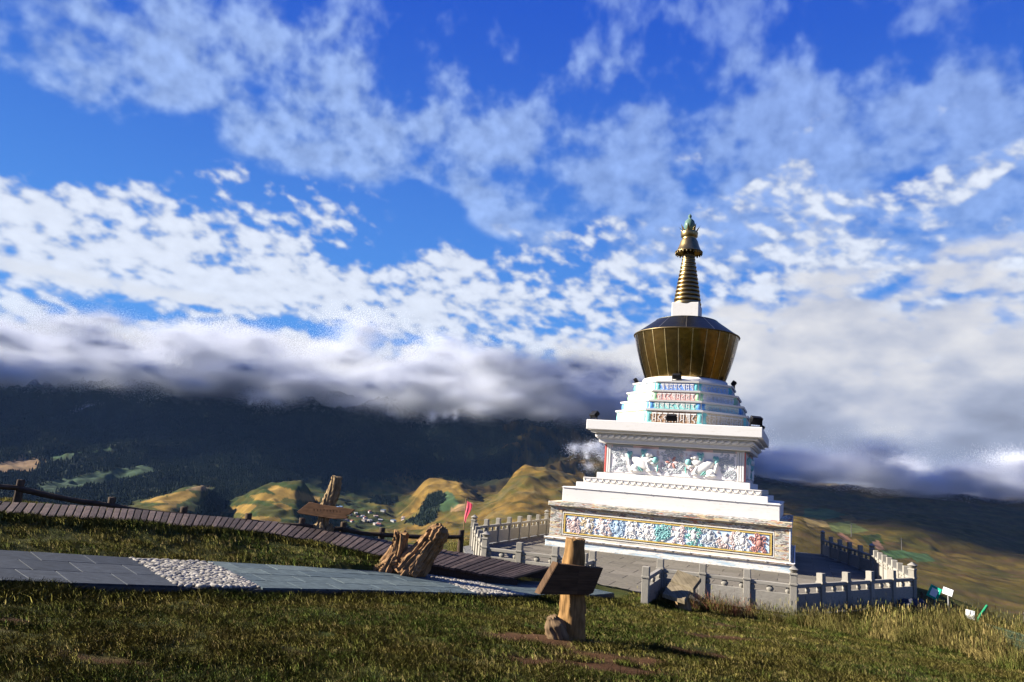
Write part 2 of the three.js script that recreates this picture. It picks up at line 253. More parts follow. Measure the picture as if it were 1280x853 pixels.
{
  const az = []; for (let a = -180; a < 180; a += (a >= -42 && a < 42 ? 0.11 : a >= -70 && a < 70 ? 1.0 : 5)) az.push(a * DEG); az.push(Math.PI);
  const dist = []; for (const [a, b, n] of [[24, 900, 120], [900, 2600, 240], [2600, 9000, 100]]) for (let i = 0; i < n; i++) dist.push(a * Math.pow(b / a, i / n)); dist.push(9000);
  const nd = dist.length;
  const nA = az.length, pos = new Float32Array(nA * nd * 3), col = new Float32Array(nA * nd * 3), idx = [];
  for (let i = 0; i < nA; i++) for (let j = 0; j < nd; j++) {
    const d = dist[j], x = Math.sin(az[i]) * d, z = -Math.cos(az[i]) * d, o = (i * nd + j) * 3;
    let y = terrainY(x, z);
    if (d < 110) y = mix(groundY(x, z, false) - 0.35 - sstep(24, 60, d) * 1.5, y, sstep(50, 110, d));
    pos[o] = x; pos[o + 1] = y; pos[o + 2] = z;
    const c = terrainColor(x, y, z);
    col[o] = c[0]; col[o + 1] = c[1]; col[o + 2] = c[2];
    if (c[3] > 0.35 && d < 4300 && j && Math.abs(az[i]) < 41 * DEG) {
      const dr = d - dist[j - 1], area = 0.11 * DEG * d * dr;
      for (let k = 0, n = area * c[3] / mix(40, 62, sstep(1900, 2800, d)) + hash(i, j) - 0.5; k < n; k++) { const t = hash(i * 31 + k, j), s = hash(j * 17 + k, i) - 0.5, rr = d - dr * t, aa = az[i] + s * 0.11 * DEG; trees.push([Math.sin(aa) * rr, 0, -Math.cos(aa) * rr, (0.5 + 0.6 * hash(i + k, j + 9 * k)) * mix(0.62, 1, sstep(1900, 2800, d))]); const T = trees[trees.length - 1]; T[1] = mix(y, pos[o - 2], t) - 0.8; }
    }
    if (i < nA - 1 && j < nd - 1) { const a = i * nd + j, b = a + nd; idx.push(a, a + 1, b, b, a + 1, b + 1); }
  }
  const g = new THREE.BufferGeometry(); g.setAttribute('position', new THREE.BufferAttribute(pos, 3)); g.setAttribute('color', new THREE.BufferAttribute(col, 3)); g.setIndex(idx); g.computeVertexNormals();
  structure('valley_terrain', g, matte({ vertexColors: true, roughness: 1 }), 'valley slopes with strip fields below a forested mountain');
}
{ // the conifers of the mountain side, which read as one mass
  const cone = merged([new THREE.ConeGeometry(3.0, 9, 6, 1, true).translate(0, 6.5, 0), new THREE.ConeGeometry(2.2, 7, 5, 1, true).translate(0, 10, 0)]);
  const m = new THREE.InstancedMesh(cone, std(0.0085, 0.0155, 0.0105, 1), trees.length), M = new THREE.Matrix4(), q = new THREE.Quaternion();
  trees.forEach(([x, y, z, s], i) => { q.setFromAxisAngle(V(0, 1, 0), i); m.setMatrixAt(i, M.compose(V(x, y, z), q, V(s, s * 1.05, s))); });
  m.name = 'conifer_forest'; m.userData = { kind: 'stuff', label: 'dark conifer forest covering the mountain side', category: 'forest' }; scene.add(finish(m));
  console.log('trees', trees.length);
}
// ------------------------------------------------------------------ clouds: swarms of small grains. One bank lies on the mountain; an unseen deck, added beyond the left of the picture, shades the mountain and the far ridges
{
  const r = rng(91);
  const swarm = (count, k0, k1) => {
    const grain = new THREE.OctahedronGeometry(1, 0), bits = [];
    { const p = grain.attributes.position, n = grain.attributes.normal; for (let i = 0; i < p.count; i++) n.setXYZ(i, p.getX(i), p.getY(i), p.getZ(i)); }
    for (let i = 0; i < count; i++) {
      const rad = Math.min(1.5, 0.46 * Math.sqrt(-2 * Math.log(1 - 0.995 * r()))), ph = r() * 6.283, ct = r() * 2 - 1, s = Math.sqrt(1 - ct * ct), k = mix(k0, k1, r());
      bits.push(grain.clone().scale(k, k, k).rotateY(r() * 6).translate(rad * s * Math.cos(ph), rad * ct, rad * s * Math.sin(ph)));
    }
    return merged(bits);
  };
  const put = (name, label, geo, list) => {
    const m = new THREE.InstancedMesh(geo, std(0.76, 0.78, 0.83, 1), list.length), M = new THREE.Matrix4(), q = new THREE.Quaternion();
    list.forEach(([x, y, z, a, b, c], i) => { q.setFromAxisAngle(V(0, 1, 0), i * 1.7); m.setMatrixAt(i, M.compose(V(x, y, z), q, V(a, b, c))); });
    m.name = name; m.userData = { kind: 'stuff', label, category: 'cloud' }; scene.add(finish(m));
  };
  const list = [], deck = (px, d) => mix(205, 18, sstep(760, 1000, px)) + 22 * N2(px / 130, d / 900) + 12 * N2b(px / 37, d / 300);
  for (let i = 0; i < 2100; i++) {
    const px = -350 + 2050 * r(), D = 3000 + 2600 * Math.pow(r(), 0.7), x = (px - 640) / FOCAL * D, base = deck(px, D), n = fbm(px / 160, D / 500, 3, N2b);
    const front = sstep(3000, 3700, D), R = mix(60, 150, r()) * (0.6 + 0.5 * front), h = base + R * 0.5 + r() * (40 + 330 * front) * (0.8 + n) * mix(1, 0.42, sstep(760, 1000, px));
    if (r() < (0.15 + 0.85 * front + n * 0.6) * mix(1, 0.3, sstep(740, 900, px))) list.push([x, h, -D, R * 1.7, R * (0.5 + 0.2 * r()), R * 1.7]);
  }
  put('cloud_bank', 'grey cloud bank lying on the mountain', swarm(26000, 0.003, 0.0072), list);
  const wisps = [];
  for (const [px, py, D, n, w, h] of [[742, 572, 2500, 9, 26, 34], [728, 560, 2600, 4, 20, 12], [496, 482, 3300, 4, 18, 14], [118, 512, 3300, 6, 30, 12], [330, 500, 3400, 5, 40, 10], [560, 520, 3300, 5, 50, 8]]) for (let k = 0; k < n; k++) { const p = atZ(px + (r() - 0.5) * w, py + (r() - 0.5) * h, -D), s = 16 + 22 * r(); wisps.push([p.x, p.y, p.z, s * 1.4, s, s]); }
  put('cloud_wisps', 'torn wisps of mist drifting on the mountain side', swarm(1100, 0.01, 0.026), wisps);
  const over = [], T = 12500;
  for (let i = 0; i < 1500; i++) {
    const x = -5200 + 8800 * r(), z = -1100 - 5200 * r(), edge = x < 520 ? -2880 : -1480;
    if (z < edge + 420 * N2(x / 700, z / 500) && z > (x < 750 ? mix(-3330, -3080, sstep(-1500, 300, x)) : mix(-3080, r() < 0.5 ? -4700 : -3080, sstep(750, 1300, x)))) over.push([x + SUN.x * T, SUN.y * T + 200 * r(), z + SUN.z * T, 330, 170, 330]);
  }
  put('cloud_shade_deck', 'unseen high cloud deck added to shade the mountain, out of the picture', swarm(500, 0.03, 0.06), over);
}
scene.fog = new THREE.FogExp2(new THREE.Color(0.28, 0.5, 1.0), 0.0000105);

// ------------------------------------------------------------------ lawn
const SOIL = [[0.55, -8.55, 0.85, 0.42], [1.3, -7.75, 0.8, 0.22], [1.0, -7.2, 1.0, 0.28], [2.5, -8.9, 0.55, 0.2], [3.4, -11.4, 0.8, 0.3], [4.6, -14.6, 0.9, 0.5], [6.2, -15.2, 1.1, 0.45], [3.9, -13.2, 0.6, 0.4], [-4.3, -6.6, 0.45, 0.16], [-2.9, -5.7, 0.4, 0.12], [-1.7, -6.6, 0.3, 0.1],
  [-7.6, -10.4, 0.6, 0.22], [-5.0, -11.6, 0.3, 0.15], [-2.2, -13.8, 0.9, 0.22], [-3.0, -13.4, 0.7, 0.2], [-1.5, -14.0, 0.6, 0.2], [7.3, -9.4, 0.7, 0.4], [8.2, -10.6, 0.5, 0.3], [-8.2, -9.9, 0.5, 0.2]];
const soilAt = (x, z) => {
  let s = 0; const w = 0.35 * N2(x * 2.3, z * 2.3) + 0.2 * N2b(x * 6, z * 6);
  for (const [cx, cz, rx, rz] of SOIL) { const q = ((x - cx) / rx) ** 2 + ((z - cz) / (rz * 1.25)) ** 2; if (q < 4) s = Math.max(s, sstep(1.25, 0.35, q + w)); }
  s = Math.max(s, 0.7 * sstep(0.54, 0.7, fbm(x * 0.9 + 5, z * 1.3, 4, N2b) + 0.12 * N2(x * 4, z * 4)));
  return s;
};
const FOOT = [];
for (let i = 0; i <= 120; i++) { const t = i / 120; for (let w = 0.06; w <= 0.941; w += 0.08) { const p = new THREE.CatmullRomCurve3(PATH_F, false, 'centripetal').getPoint(t).lerp(new THREE.CatmullRomCurve3(PATH_B, false, 'centripetal').getPoint(t), w); FOOT.push([p.x, p.z, p.y - 0.1]); } const q = new THREE.CatmullRomCurve3(WALK_F, false, 'centripetal').getPoint(t), f = t * (WALK_AZ.length - 1), k = Math.min(Math.floor(f), WALK_AZ.length - 2), a = mix(WALK_AZ[k], WALK_AZ[k + 1], f - k) * DEG; for (let w = 0.15; w < 2.5; w += 0.2) FOOT.push([q.x + w * Math.sin(a), q.z - w * Math.cos(a), q.y - 0.12]); }
const footGrid = new Map(); for (const p of FOOT) { const k = Math.floor(p[0]) + ',' + Math.floor(p[1]); if (!footGrid.has(k)) footGrid.set(k, []); footGrid.get(k).push(p); }
const underfoot = (x, z) => { let best = 0.05, y = 1e9; for (let i = -1; i < 2; i++) for (let j = -1; j < 2; j++) for (const p of footGrid.get((Math.floor(x) + i) + ',' + (Math.floor(z) + j)) ?? []) { const d = (p[0] - x) ** 2 + (p[1] - z) ** 2; if (d < best) { best = d; y = p[2]; } } return y; };
const fineTex = dataTex(512, 512, (u, v, x, y) => { const n = 0.62 + 0.3 * hash(x >> 1, y >> 1) + 0.25 * fbm(u * 24, v * 24, 3) + 0.2 * (hash(x, y) - 0.5); return [n, n, n * 0.97]; });
{
  const x0 = -36, x1 = 26, z0 = 30, z1 = -48, step = 0.17, nx = Math.round((x1 - x0) / step), nz = Math.round((z0 - z1) / step), pos = [], col = [], uv = [], idx = [];
  for (let j = 0; j <= nz; j++) for (let i = 0; i <= nx; i++) {
    const x = x0 + i * step, z = z0 - j * step, s = soilAt(x, z), n = fbm(x * 0.8, z * 0.8, 3), g = fbm(x * 0.25, z * 0.25, 3, N2b);
    pos.push(x, Math.min(groundY(x, z) - 0.012 * s, underfoot(x, z)), z); uv.push(x / 2.2, z / 2.2);
    let c = mix3([0.034, 0.042, 0.011], [0.062, 0.056, 0.017], clamp(0.45 + n + 0.6 * g));
    const so = mix3([0.045, 0.020, 0.010], [0.066, 0.033, 0.018], clamp(0.5 + n));
    c = mix3(c, so, clamp(s * 1.1)); col.push(c[0], c[1] * 1.02, c[2] * 0.9);
  }
  for (let j = 0; j < nz; j++) for (let i = 0; i < nx; i++) { const a = j * (nx + 1) + i, b = a + nx + 1; idx.push(a, a + 1, b, b, a + 1, b + 1); }
  const g = new THREE.BufferGeometry(); g.setAttribute('position', new THREE.Float32BufferAttribute(pos, 3)); g.setAttribute('color', new THREE.Float32BufferAttribute(col, 3)); g.setAttribute('uv', new THREE.Float32BufferAttribute(uv, 2)); g.setIndex(idx); g.computeVertexNormals();
  structure('ground', g, matte({ vertexColors: true, map: fineTex, roughness: 1, bumpMap: fineTex, bumpScale: 0.012 }), 'grassy hilltop with bare reddish soil patches');
}
// a hexahedron from four top corners, thick downwards, with a small bevel
function slabGeo(c, thick, gap, bevel = 0.008) {
  const m = V(0, 0, 0); c.forEach((p) => m.addScaledVector(p, 0.25));
  const inset = (d) => c.map((p, i) => { const a = c[(i + 1) % 4].clone().sub(p).normalize(), b = c[(i + 3) % 4].clone().sub(p).normalize(); return p.clone().addScaledVector(a, d).addScaledVector(b, d); });
  const t = inset(gap + bevel), e = inset(gap).map((p) => p.setY(p.y - bevel)), f = inset(gap).map((p) => p.setY(p.y - thick)), P = [], u = [];
  const quad = (a, b, d, k) => { for (const p of [a, b, d, a, d, k]) { P.push(p.x, p.y, p.z); u.push(p.x * 0.5 + p.y * 0.3, p.z * 0.5); } };
  quad(t[0], t[1], t[2], t[3]);
  for (let i = 0; i < 4; i++) { const j = (i + 1) % 4; quad(e[i], e[j], t[j], t[i]); quad(f[i], f[j], e[j], e[i]); }
  const g = new THREE.BufferGeometry(); g.setAttribute('position', new THREE.Float32BufferAttribute(P, 3)); g.setAttribute('uv', new THREE.Float32BufferAttribute(u, 2)); g.computeVertexNormals();
  if (g.attributes.normal.getY(0) < 0) { const p = g.attributes.position.array, w = g.attributes.uv.array; for (let k = 0; k < p.length; k += 9) for (let q = 0; q < 3; q++) [p[k + 3 + q], p[k + 6 + q]] = [p[k + 6 + q], p[k + 3 + q]]; for (let k = 0; k < w.length; k += 6) for (let q = 0; q < 2; q++) [w[k + 2 + q], w[k + 4 + q]] = [w[k + 4 + q], w[k + 2 + q]]; g.computeVertexNormals(); }
  return g;
}
// ------------------------------------------------------------------ slate path with two pebble bands
const pfC = new THREE.CatmullRomCurve3(PATH_F, false, 'centripetal'), pbC = new THREE.CatmullRomCurve3(PATH_B, false, 'centripetal');
const pathAt = (s, t) => pfC.getPoint(s).lerp(pbC.getPoint(s), t);
const slateTex = dataTex(512, 512, (u, v) => { const n = fbm(u * 5, v * 30, 5), m = fbm(u * 9 + 3, v * 9, 4, N2b), k = 0.75 + 0.45 * n + 0.25 * m; return [k * 0.95, k, k * 1.04]; });
const slateMat = (r, g, b) => matte({ color: new THREE.Color().setRGB(r, g, b), map: slateTex, bumpMap: slateTex, bumpScale: 0.006, roughness: 0.75, specularIntensity: 0.2 });
{
  const path = new THREE.Group(); path.name = 'stone_path'; path.userData = { kind: 'structure', label: 'raised slate path with two bands of pebbles' }; scene.add(path);
  const slates = [slateMat(0.026, 0.03, 0.038), slateMat(0.034, 0.038, 0.046), slateMat(0.021, 0.025, 0.033)], pale = [slateMat(0.07, 0.088, 0.09), slateMat(0.085, 0.104, 0.102), slateMat(0.058, 0.076, 0.082)];
  // bed and kerb under the slabs
  const P = [], idx = [], n = 60;
  for (let i = 0; i <= n; i++) { const f = pathAt(i / n, 0), b = pathAt(i / n, 1), o = f.clone().sub(b).setY(0).normalize(); for (const [p, dy, k] of [[f, -0.6, 0.03], [f, -0.028, 0.0], [b, -0.028, 0], [b, -0.6, -0.02]]) P.push(p.x + o.x * k, p.y + dy, p.z + o.z * k); if (i < n) for (let k = 0; k < 3; k++) { const a = i * 4 + k; idx.push(a, a + 4, a + 1, a + 1, a + 4, a + 5); } }
  const g = new THREE.BufferGeometry(); g.setAttribute('position', new THREE.Float32BufferAttribute(P, 3)); g.setIndex(idx);
  part(path, 'path_bed', toCreasedNormals(g, 0.6), std(0.055, 0.052, 0.048, 1));
  const S = (i) => i / (PATH_F.length - 1), rows = 3, b1a = S(4), b1b = S(5), b2a = S(7), b2b = S(8);
  const lay = (sa, sb, mats, count, rr) => {
    for (let r = 0; r < rr; r++) { const c = Math.round(count + (r % 2 ? 0.5 : 0)), off = r % 2 ? 0.5 / count : 0; for (let k = -1; k < c; k++) {
      const a = clamp(sa + (sb - sa) * ((k + 0) / count + off), sa, sb), b = clamp(sa + (sb - sa) * ((k + 1) / count + off), sa, sb); if (b - a < 0.004) continue;
      const j = (hash(k, r * 7 + count) - 0.5) * 0.006, t0 = r / rr, t1 = (r + 1) / rr;
      const geo = slabGeo([pathAt(a, t0), pathAt(b, t0), pathAt(b, t1), pathAt(a, t1)].map((p) => p.setY(p.y + j)), 0.05, 0.006, 0.004);
      part(path, 'slate', geo, mats[Math.floor(hash(k * 3, r + count) * mats.length)]);
    } }
  };
  lay(0, b1a, slates, 9, 3); lay(b1b, b2a, pale, 5, 4); lay(b2b, 1, pale, 5, 4);
  const pr = rng(5), peb = new THREE.IcosahedronGeometry(1, 1), list = [];
  for (const [a, b] of [[b1a, b1b], [b2a, b2b]]) for (let k = 0; k < 1250; k++) { const p = pathAt(mix(a, b, pr()), 0.02 + 0.96 * pr()); list.push([p, 0.02 + 0.022 * pr(), pr() * 6]); }
  const im = new THREE.InstancedMesh(peb, std(1, 1, 1, 0.7), list.length), M = new THREE.Matrix4(), q = new THREE.Quaternion(), C = new THREE.Color();
  list.forEach(([p, s, a], i) => { q.setFromAxisAngle(V(0, 1, 0), a); im.setMatrixAt(i, M.compose(V(p.x, p.y - 0.012, p.z), q, V(s * 1.5, s * 0.8, s))); const w = 0.11 + 0.2 * hash(i, 3); im.setColorAt(i, C.setRGB(w, w * 0.91, w * 0.76)); });
  im.name = 'pebbles'; im.userData = { kind: 'stuff' }; path.add(finish(im));
}
// ------------------------------------------------------------------ boardwalk
const BW = new THREE.CatmullRomCurve3(WALK_F, false, 'centripetal');
const walkDir = (t) => { const f = clamp(t) * (WALK_AZ.length - 1), i = Math.min(Math.floor(f), WALK_AZ.length - 2), a = mix(WALK_AZ[i], WALK_AZ[i + 1], f - i) * DEG; return V(Math.sin(a), 0, -Math.cos(a)); };
const walkEdge = (t, w) => BW.getPoint(clamp(t)).addScaledVector(walkDir(t), w);
const grain = dataTex(256, 512, (u, v) => { const n = fbm(u * 26, v * 2.2, 4), m = fbm(u * 4, v * 5, 3, N2b), k = 0.78 + 0.4 * n + 0.3 * m; return [k, k * 0.98, k * 0.96]; });
const woodMat = (r, g, b, rough = 0.8) => matte({ color: new THREE.Color().setRGB(r, g, b), map: grain, bumpMap: grain, bumpScale: 0.004, roughness: rough });
{
  const walk = thing('boardwalk', 'curved boardwalk of dark brown planks beside the lawn', 'boardwalk');
  const mats = [woodMat(0.058, 0.042, 0.038, 0.7), woodMat(0.075, 0.055, 0.05, 0.7), woodMat(0.044, 0.032, 0.029, 0.7), woodMat(0.088, 0.064, 0.055, 0.7)], W = 2.5, len = BW.getLength(), n = Math.round(len / 0.124);
  const ts = Array.from({ length: n + 1 }, (_, k) => BW.getUtoTmapping(k / n)), edge = walkEdge;
  for (let k = 0; k < n; k++) {
    const a = ts[k], b = ts[k + 1], j = (hash(k, 4) - 0.5) * 0.012, q = [edge(a, -0.03 * hash(k, 1)), edge(b, -0.03 * hash(k, 1)), edge(b, W + 0.03 * hash(k, 2)), edge(a, W + 0.03 * hash(k, 2))].map((p) => p.setY(p.y + j));
    const geo = slabGeo(q, 0.045, 0.011, 0.006), u = geo.attributes.uv, p = geo.attributes.position, d = walkDir(a);
    for (let i = 0; i < u.count; i++) { const w = (p.getX(i) - q[0].x) * d.x + (p.getZ(i) - q[0].z) * d.z, l = (p.getX(i) - q[0].x) * -d.z + (p.getZ(i) - q[0].z) * d.x; u.setXY(i, l / 0.7 + hash(k, 8), w / 2.4 + hash(k, 9)); }
    part(walk, 'plank', geo, mats[Math.floor(hash(k, 6) * 4)]);
  }
  for (const w of [0.14, W - 0.14]) {                                                              // bearers under the planks
    const P = []; for (let i = 0; i <= 40; i++) P.push(edge(i / 40, w).add(V(0, -0.17, 0)));
    for (let i = 0; i < 40; i++) { const a = P[i], b = P[i + 1], m = a.clone().lerp(b, 0.5), g = box(0.1, 0.23, a.distanceTo(b) + 0.02); const o = part(walk, 'bearer', g, mats[2]); o.position.copy(m); o.lookAt(b); }
  }
}

// ------------------------------------------------------------------ weathered wood: limbs lofted along a curve, with ridges that run along the grain
const woodColor = (base, dark, u, v) => mix3(base, dark, clamp(0.42 + 0.9 * fbm(u * 7, v * 1.6, 4) + 0.3 * fbm(u * 24, v * 3, 2, N2b)));
function limb(pts, { ridge = 0.12, seed = 0, base = [0.24, 0.14, 0.06], dark = [0.11, 0.062, 0.03], seg = 40, along = 56, twist = 0.5, freq = 3, jag = 0.1, gnarl = 0.06 } = {}) {
  const curve = new THREE.CatmullRomCurve3(pts.map((p) => V(p[0], p[1], p[2])), false, 'centripetal'), rad = (t) => { const f = t * (pts.length - 1), i = Math.min(Math.floor(f), pts.length - 2); return mix(pts[i][3], pts[i + 1][3], sstep(0, 1, f - i)); };
  const pos = [], col = [], uv = [], idx = [], len = curve.getLength(); let X = V(1, 0, 0);
  for (let j = 0; j <= along; j++) {
    const t = j / along, c = curve.getPoint(t), T = curve.getTangent(t); X.addScaledVector(T, -X.dot(T)).normalize(); const Z = T.clone().cross(X);
    for (let i = 0; i <= seg; i++) {
      const a = (i % seg) / seg * Math.PI * 2, ca = Math.cos(a + t * twist), sa = Math.sin(a + t * twist), nn = N3(ca * freq * 0.5 + seed, sa * freq * 0.5, t * len * 0.7 + seed), rr = 1 - Math.abs(N3(ca * freq + seed * 2, sa * freq, t * len * 0.35)), f3 = N3(ca * freq * 3, sa * freq * 3 + seed, t * len * 1.2);
      const r = rad(t) * (1 + ridge * (rr * 1.3 - 0.75) + gnarl * 2 * nn + ridge * 0.28 * f3 + 0.05 * N3(ca * 2, sa * 2, t * len * 6));
      const end = j === along ? jag * (0.6 * N3(ca * 3 + seed, sa * 3, 2) + 0.4 * N3(ca * 8, sa * 8, seed)) : 0;
      const p = c.clone().addScaledVector(X, Math.cos(a) * r).addScaledVector(Z, Math.sin(a) * r).addScaledVector(T, end);
      pos.push(p.x, p.y, p.z); uv.push(i / seg * 2, t * len); const k = woodColor(base, dark, Math.cos(a) * 0.9 + Math.sin(a) * 0.6 + seed, t * len * 1.2); col.push(...k);
    }
  }
  for (let j = 0; j < along; j++) for (let i = 0; i < seg; i++) { const a = j * (seg + 1) + i, b = a + seg + 1; idx.push(a, a + 1, b, b, a + 1, b + 1); }
  const top = curve.getPoint(1), m = pos.length / 3; pos.push(top.x, top.y, top.z); uv.push(0, 0); col.push(...mix3(base, dark, 0.3)); for (let i = 0; i < seg; i++) idx.push(along * (seg + 1) + i, along * (seg + 1) + i + 1, m);
  const g = new THREE.BufferGeometry(); g.setAttribute('position', new THREE.Float32BufferAttribute(pos, 3)); g.setAttribute('color', new THREE.Float32BufferAttribute(col, 3)); g.setAttribute('uv', new THREE.Float32BufferAttribute(uv, 2)); g.setIndex(idx.reverse()); g.computeVertexNormals(); return g;
}
const limbMat = matte({ vertexColors: true, roughness: 0.85, map: grain, bumpMap: grain, bumpScale: 0.004 });
function boardGeo(outline, depth, bevel = 0.008) {                                               // a sawn board from its outline
  const s = new THREE.Shape(outline.map(([x, y]) => new THREE.Vector2(x, y))), g = new THREE.ExtrudeGeometry(s, { depth: depth - 2 * bevel, bevelEnabled: true, bevelSize: bevel, bevelThickness: bevel, bevelSegments: 1, steps: 1 });
  g.translate(0, 0, bevel); const p = g.attributes.position, u = g.attributes.uv; for (let i = 0; i < p.count; i++) u.setXY(i, p.getY(i) * 1.6 + p.getZ(i), p.getX(i) * 0.5); return g;
}
{ // signpost on the near lawn: stout trunk, arrow board seen from its shaded back
  const b = V(0.925, groundY(0.925, -8.68) - 0.03, -8.68), t = thing('wooden_signpost', 'stout log signpost with dark arrow board standing on the near lawn', 'signpost', null, b);
  part(t, 'trunk', limb([[0.0, -0.12, 0, 0.20], [0, 0.1, 0, 0.175], [0.01, 0.35, 0, 0.15], [0.0, 0.6, 0, 0.135], [0.0, 0.85, 0, 0.122], [0.005, 1.135, 0, 0.108]], { ridge: 0.1, seed: 3, base: [0.27, 0.155, 0.06], dark: [0.15, 0.085, 0.035], jag: 0.02, gnarl: 0.05 }), limbMat);
  part(t, 'side_stump', limb([[-0.1, -0.08, 0.12, 0.09], [-0.15, 0.06, 0.13, 0.125], [-0.2, 0.18, 0.14, 0.12], [-0.235, 0.27, 0.15, 0.06]], { ridge: 0.14, seed: 8, base: [0.2, 0.135, 0.075], dark: [0.11, 0.075, 0.045], jag: 0.02, along: 30 }), limbMat);
  const bd = part(t, 'arrow_board', boardGeo([[-0.44, -0.15], [0.14, -0.15], [0.2, -0.125], [0.3, 0.13], [0.1, 0.135], [-0.22, 0.15], [-0.26, 0.165]].map(([x, y]) => [x * 1.12, y * 1.05]), 0.12), woodMat(0.085, 0.05, 0.027), [-0.02, 0.70, 0.1]);
  bd.rotation.set(0, 0.5, -0.03);
}
{ // signpost by the boardwalk: twisted leaning trunk, arrow board with a swallow-tail
  const q = atY(402, 665, -0.2), t = thing('wooden_signpost', 'twisted leaning trunk signpost with brown swallow-tail arrow board on the boardwalk', 'signpost', null, V(q.x, q.y - 0.04, q.z)); t.scale.setScalar(0.9);
  part(t, 'trunk', limb([[-0.06, -0.1, 0, 0.26], [-0.03, 0.12, 0, 0.2], [0.0, 0.35, 0, 0.14], [0.05, 0.62, 0, 0.155], [0.13, 0.9, 0, 0.165], [0.21, 1.2, 0, 0.145], [0.24, 1.5, 0, 0.12]], { ridge: 0.3, seed: 14, base: [0.3, 0.22, 0.12], dark: [0.14, 0.09, 0.045], twist: 2.2, gnarl: 0.1, jag: 0.05 }), limbMat);
  part(t, 'root_knob', limb([[0.1, -0.06, 0.05, 0.12], [0.2, 0.1, 0.06, 0.12], [0.27, 0.2, 0.06, 0.08]], { ridge: 0.3, seed: 20, base: [0.3, 0.22, 0.12], dark: [0.14, 0.09, 0.045], along: 24 }), limbMat);
  const bd = part(t, 'arrow_board', boardGeo([[-0.78, -0.02], [-0.72, -0.06], [0.3, -0.135], [0.66, -0.11], [0.72, -0.06], [0.62, -0.02], [0.74, 0.0], [0.88, 0.13], [0.4, 0.16], [-0.1, 0.2], [-0.46, 0.245]], 0.07), woodMat(0.085, 0.046, 0.026), [0.06, 0.55, 0.16]);
  bd.rotation.set(-0.1, -0.28, -0.0);
  const lettering = [], r = rng(77);                                                             // cut marks too worn to read
  for (let k = 0; k < 9; k++) { const x = -0.3 + k * 0.095, w = 0.03 + 0.03 * r(); lettering.push(box(w, 0.012, 0.006, x, 0.07 + 0.02 * r(), 0.071), box(0.012, 0.05, 0.006, x + 0.01, 0.06, 0.0715)); }
  part(bd, 'carved_marks', merged(lettering), std(0.05, 0.028, 0.016)).userData.kind = 'stuff';
}
{ // driftwood stump
  const q = atY(519, 712, -0.52); q.y = groundY(q.x, q.z); const t = thing('driftwood_stump', 'big split driftwood stump between the boardwalk and the slate path', 'tree stump', null, q); t.scale.setScalar(0.74);
  const wood = { base: [0.30, 0.18, 0.085], dark: [0.15, 0.082, 0.04] };
  part(t, 'leaning_trunk', limb([[-0.28, -0.15, 0.1, 0.42], [-0.1, 0.12, 0.06, 0.37], [0.12, 0.42, 0.0, 0.29], [0.33, 0.74, -0.05, 0.26], [0.5, 1.0, -0.08, 0.27], [0.6, 1.14, -0.1, 0.2]], { ridge: 0.42, seed: 31, ...wood, seg: 72, along: 80, twist: 0.35, freq: 2.6, jag: 0.16, gnarl: 0.1 }), limbMat);
  part(t, 'knot', limb([[0.42, 0.82, 0.02, 0.2], [0.52, 0.98, 0.03, 0.24], [0.62, 1.1, 0.04, 0.23], [0.68, 1.2, 0.04, 0.14]], { ridge: 0.25, seed: 37, ...wood, seg: 40, along: 30, gnarl: 0.14, jag: 0.06 }), limbMat);
  part(t, 'short_trunk', limb([[-0.72, -0.12, 0.0, 0.34], [-0.64, 0.15, -0.02, 0.27], [-0.54, 0.45, -0.05, 0.2], [-0.5, 0.7, -0.06, 0.18], [-0.49, 0.95, -0.06, 0.175]], { ridge: 0.4, seed: 41, ...wood, seg: 60, along: 60, twist: 0.25, freq: 2.6, jag: 0.14, gnarl: 0.1 }), limbMat);
  part(t, 'root', limb([[-0.5, 0.22, 0.1, 0.2], [-0.78, 0.1, 0.16, 0.14], [-1.02, 0.0, 0.2, 0.09], [-1.2, -0.06, 0.22, 0.03]], { ridge: 0.4, seed: 47, ...wood, along: 40 }), limbMat);
  part(t, 'root', limb([[0.05, 0.22, 0.2, 0.2], [0.0, 0.05, 0.36, 0.16], [-0.04, -0.1, 0.48, 0.1]], { ridge: 0.35, seed: 52, ...wood, along: 30 }), limbMat);
}
{ // rustic rail fence behind the boardwalk
  const t = thing('rail_fence', 'dark timber post and rail fence behind the boardwalk', 'fence'), m = woodMat(0.05, 0.036, 0.026, 0.9);
  const posts = [[-60, 588, -13.2], [26, 600, -14.6], [140, 622, -15.6], [230, 634, -16.4], [311, 642, -17.0], [378, 648, -17.5], [430, 653, -17.9], [478, 660, -18.2], [577, 663, -18.8]].map(([x, y, z]) => atZ(x, y, z));
  posts.forEach((p, i) => part(t, 'post', limb([[p.x - 0.02, p.y - 1.25, p.z, 0.085], [p.x, p.y - 0.6, p.z, 0.08], [p.x, p.y, p.z, 0.072]], { ridge: 0.08, seed: i * 3 + 60, base: [0.085, 0.06, 0.042], dark: [0.05, 0.036, 0.026], seg: 14, along: 12, jag: 0.01 }), limbMat));
  for (let i = 0; i < posts.length - 1; i++) for (const dy of [0.16, 0.62]) {
    const a = posts[i], b = posts[i + 1], w = dy * (i > 0 && i < 5 ? 1.05 : 1);
    part(t, 'rail', limb([[a.x, a.y - w, a.z + 0.06, 0.055], [(a.x + b.x) / 2, (a.y + b.y) / 2 - w - 0.03, (a.z + b.z) / 2 + 0.06, 0.05], [b.x, b.y - w, b.z + 0.06, 0.05]], { ridge: 0.08, seed: i + 90, base: [0.085, 0.06, 0.042], dark: [0.05, 0.036, 0.026], seg: 12, along: 20, jag: 0.01 }), limbMat);
  }
}
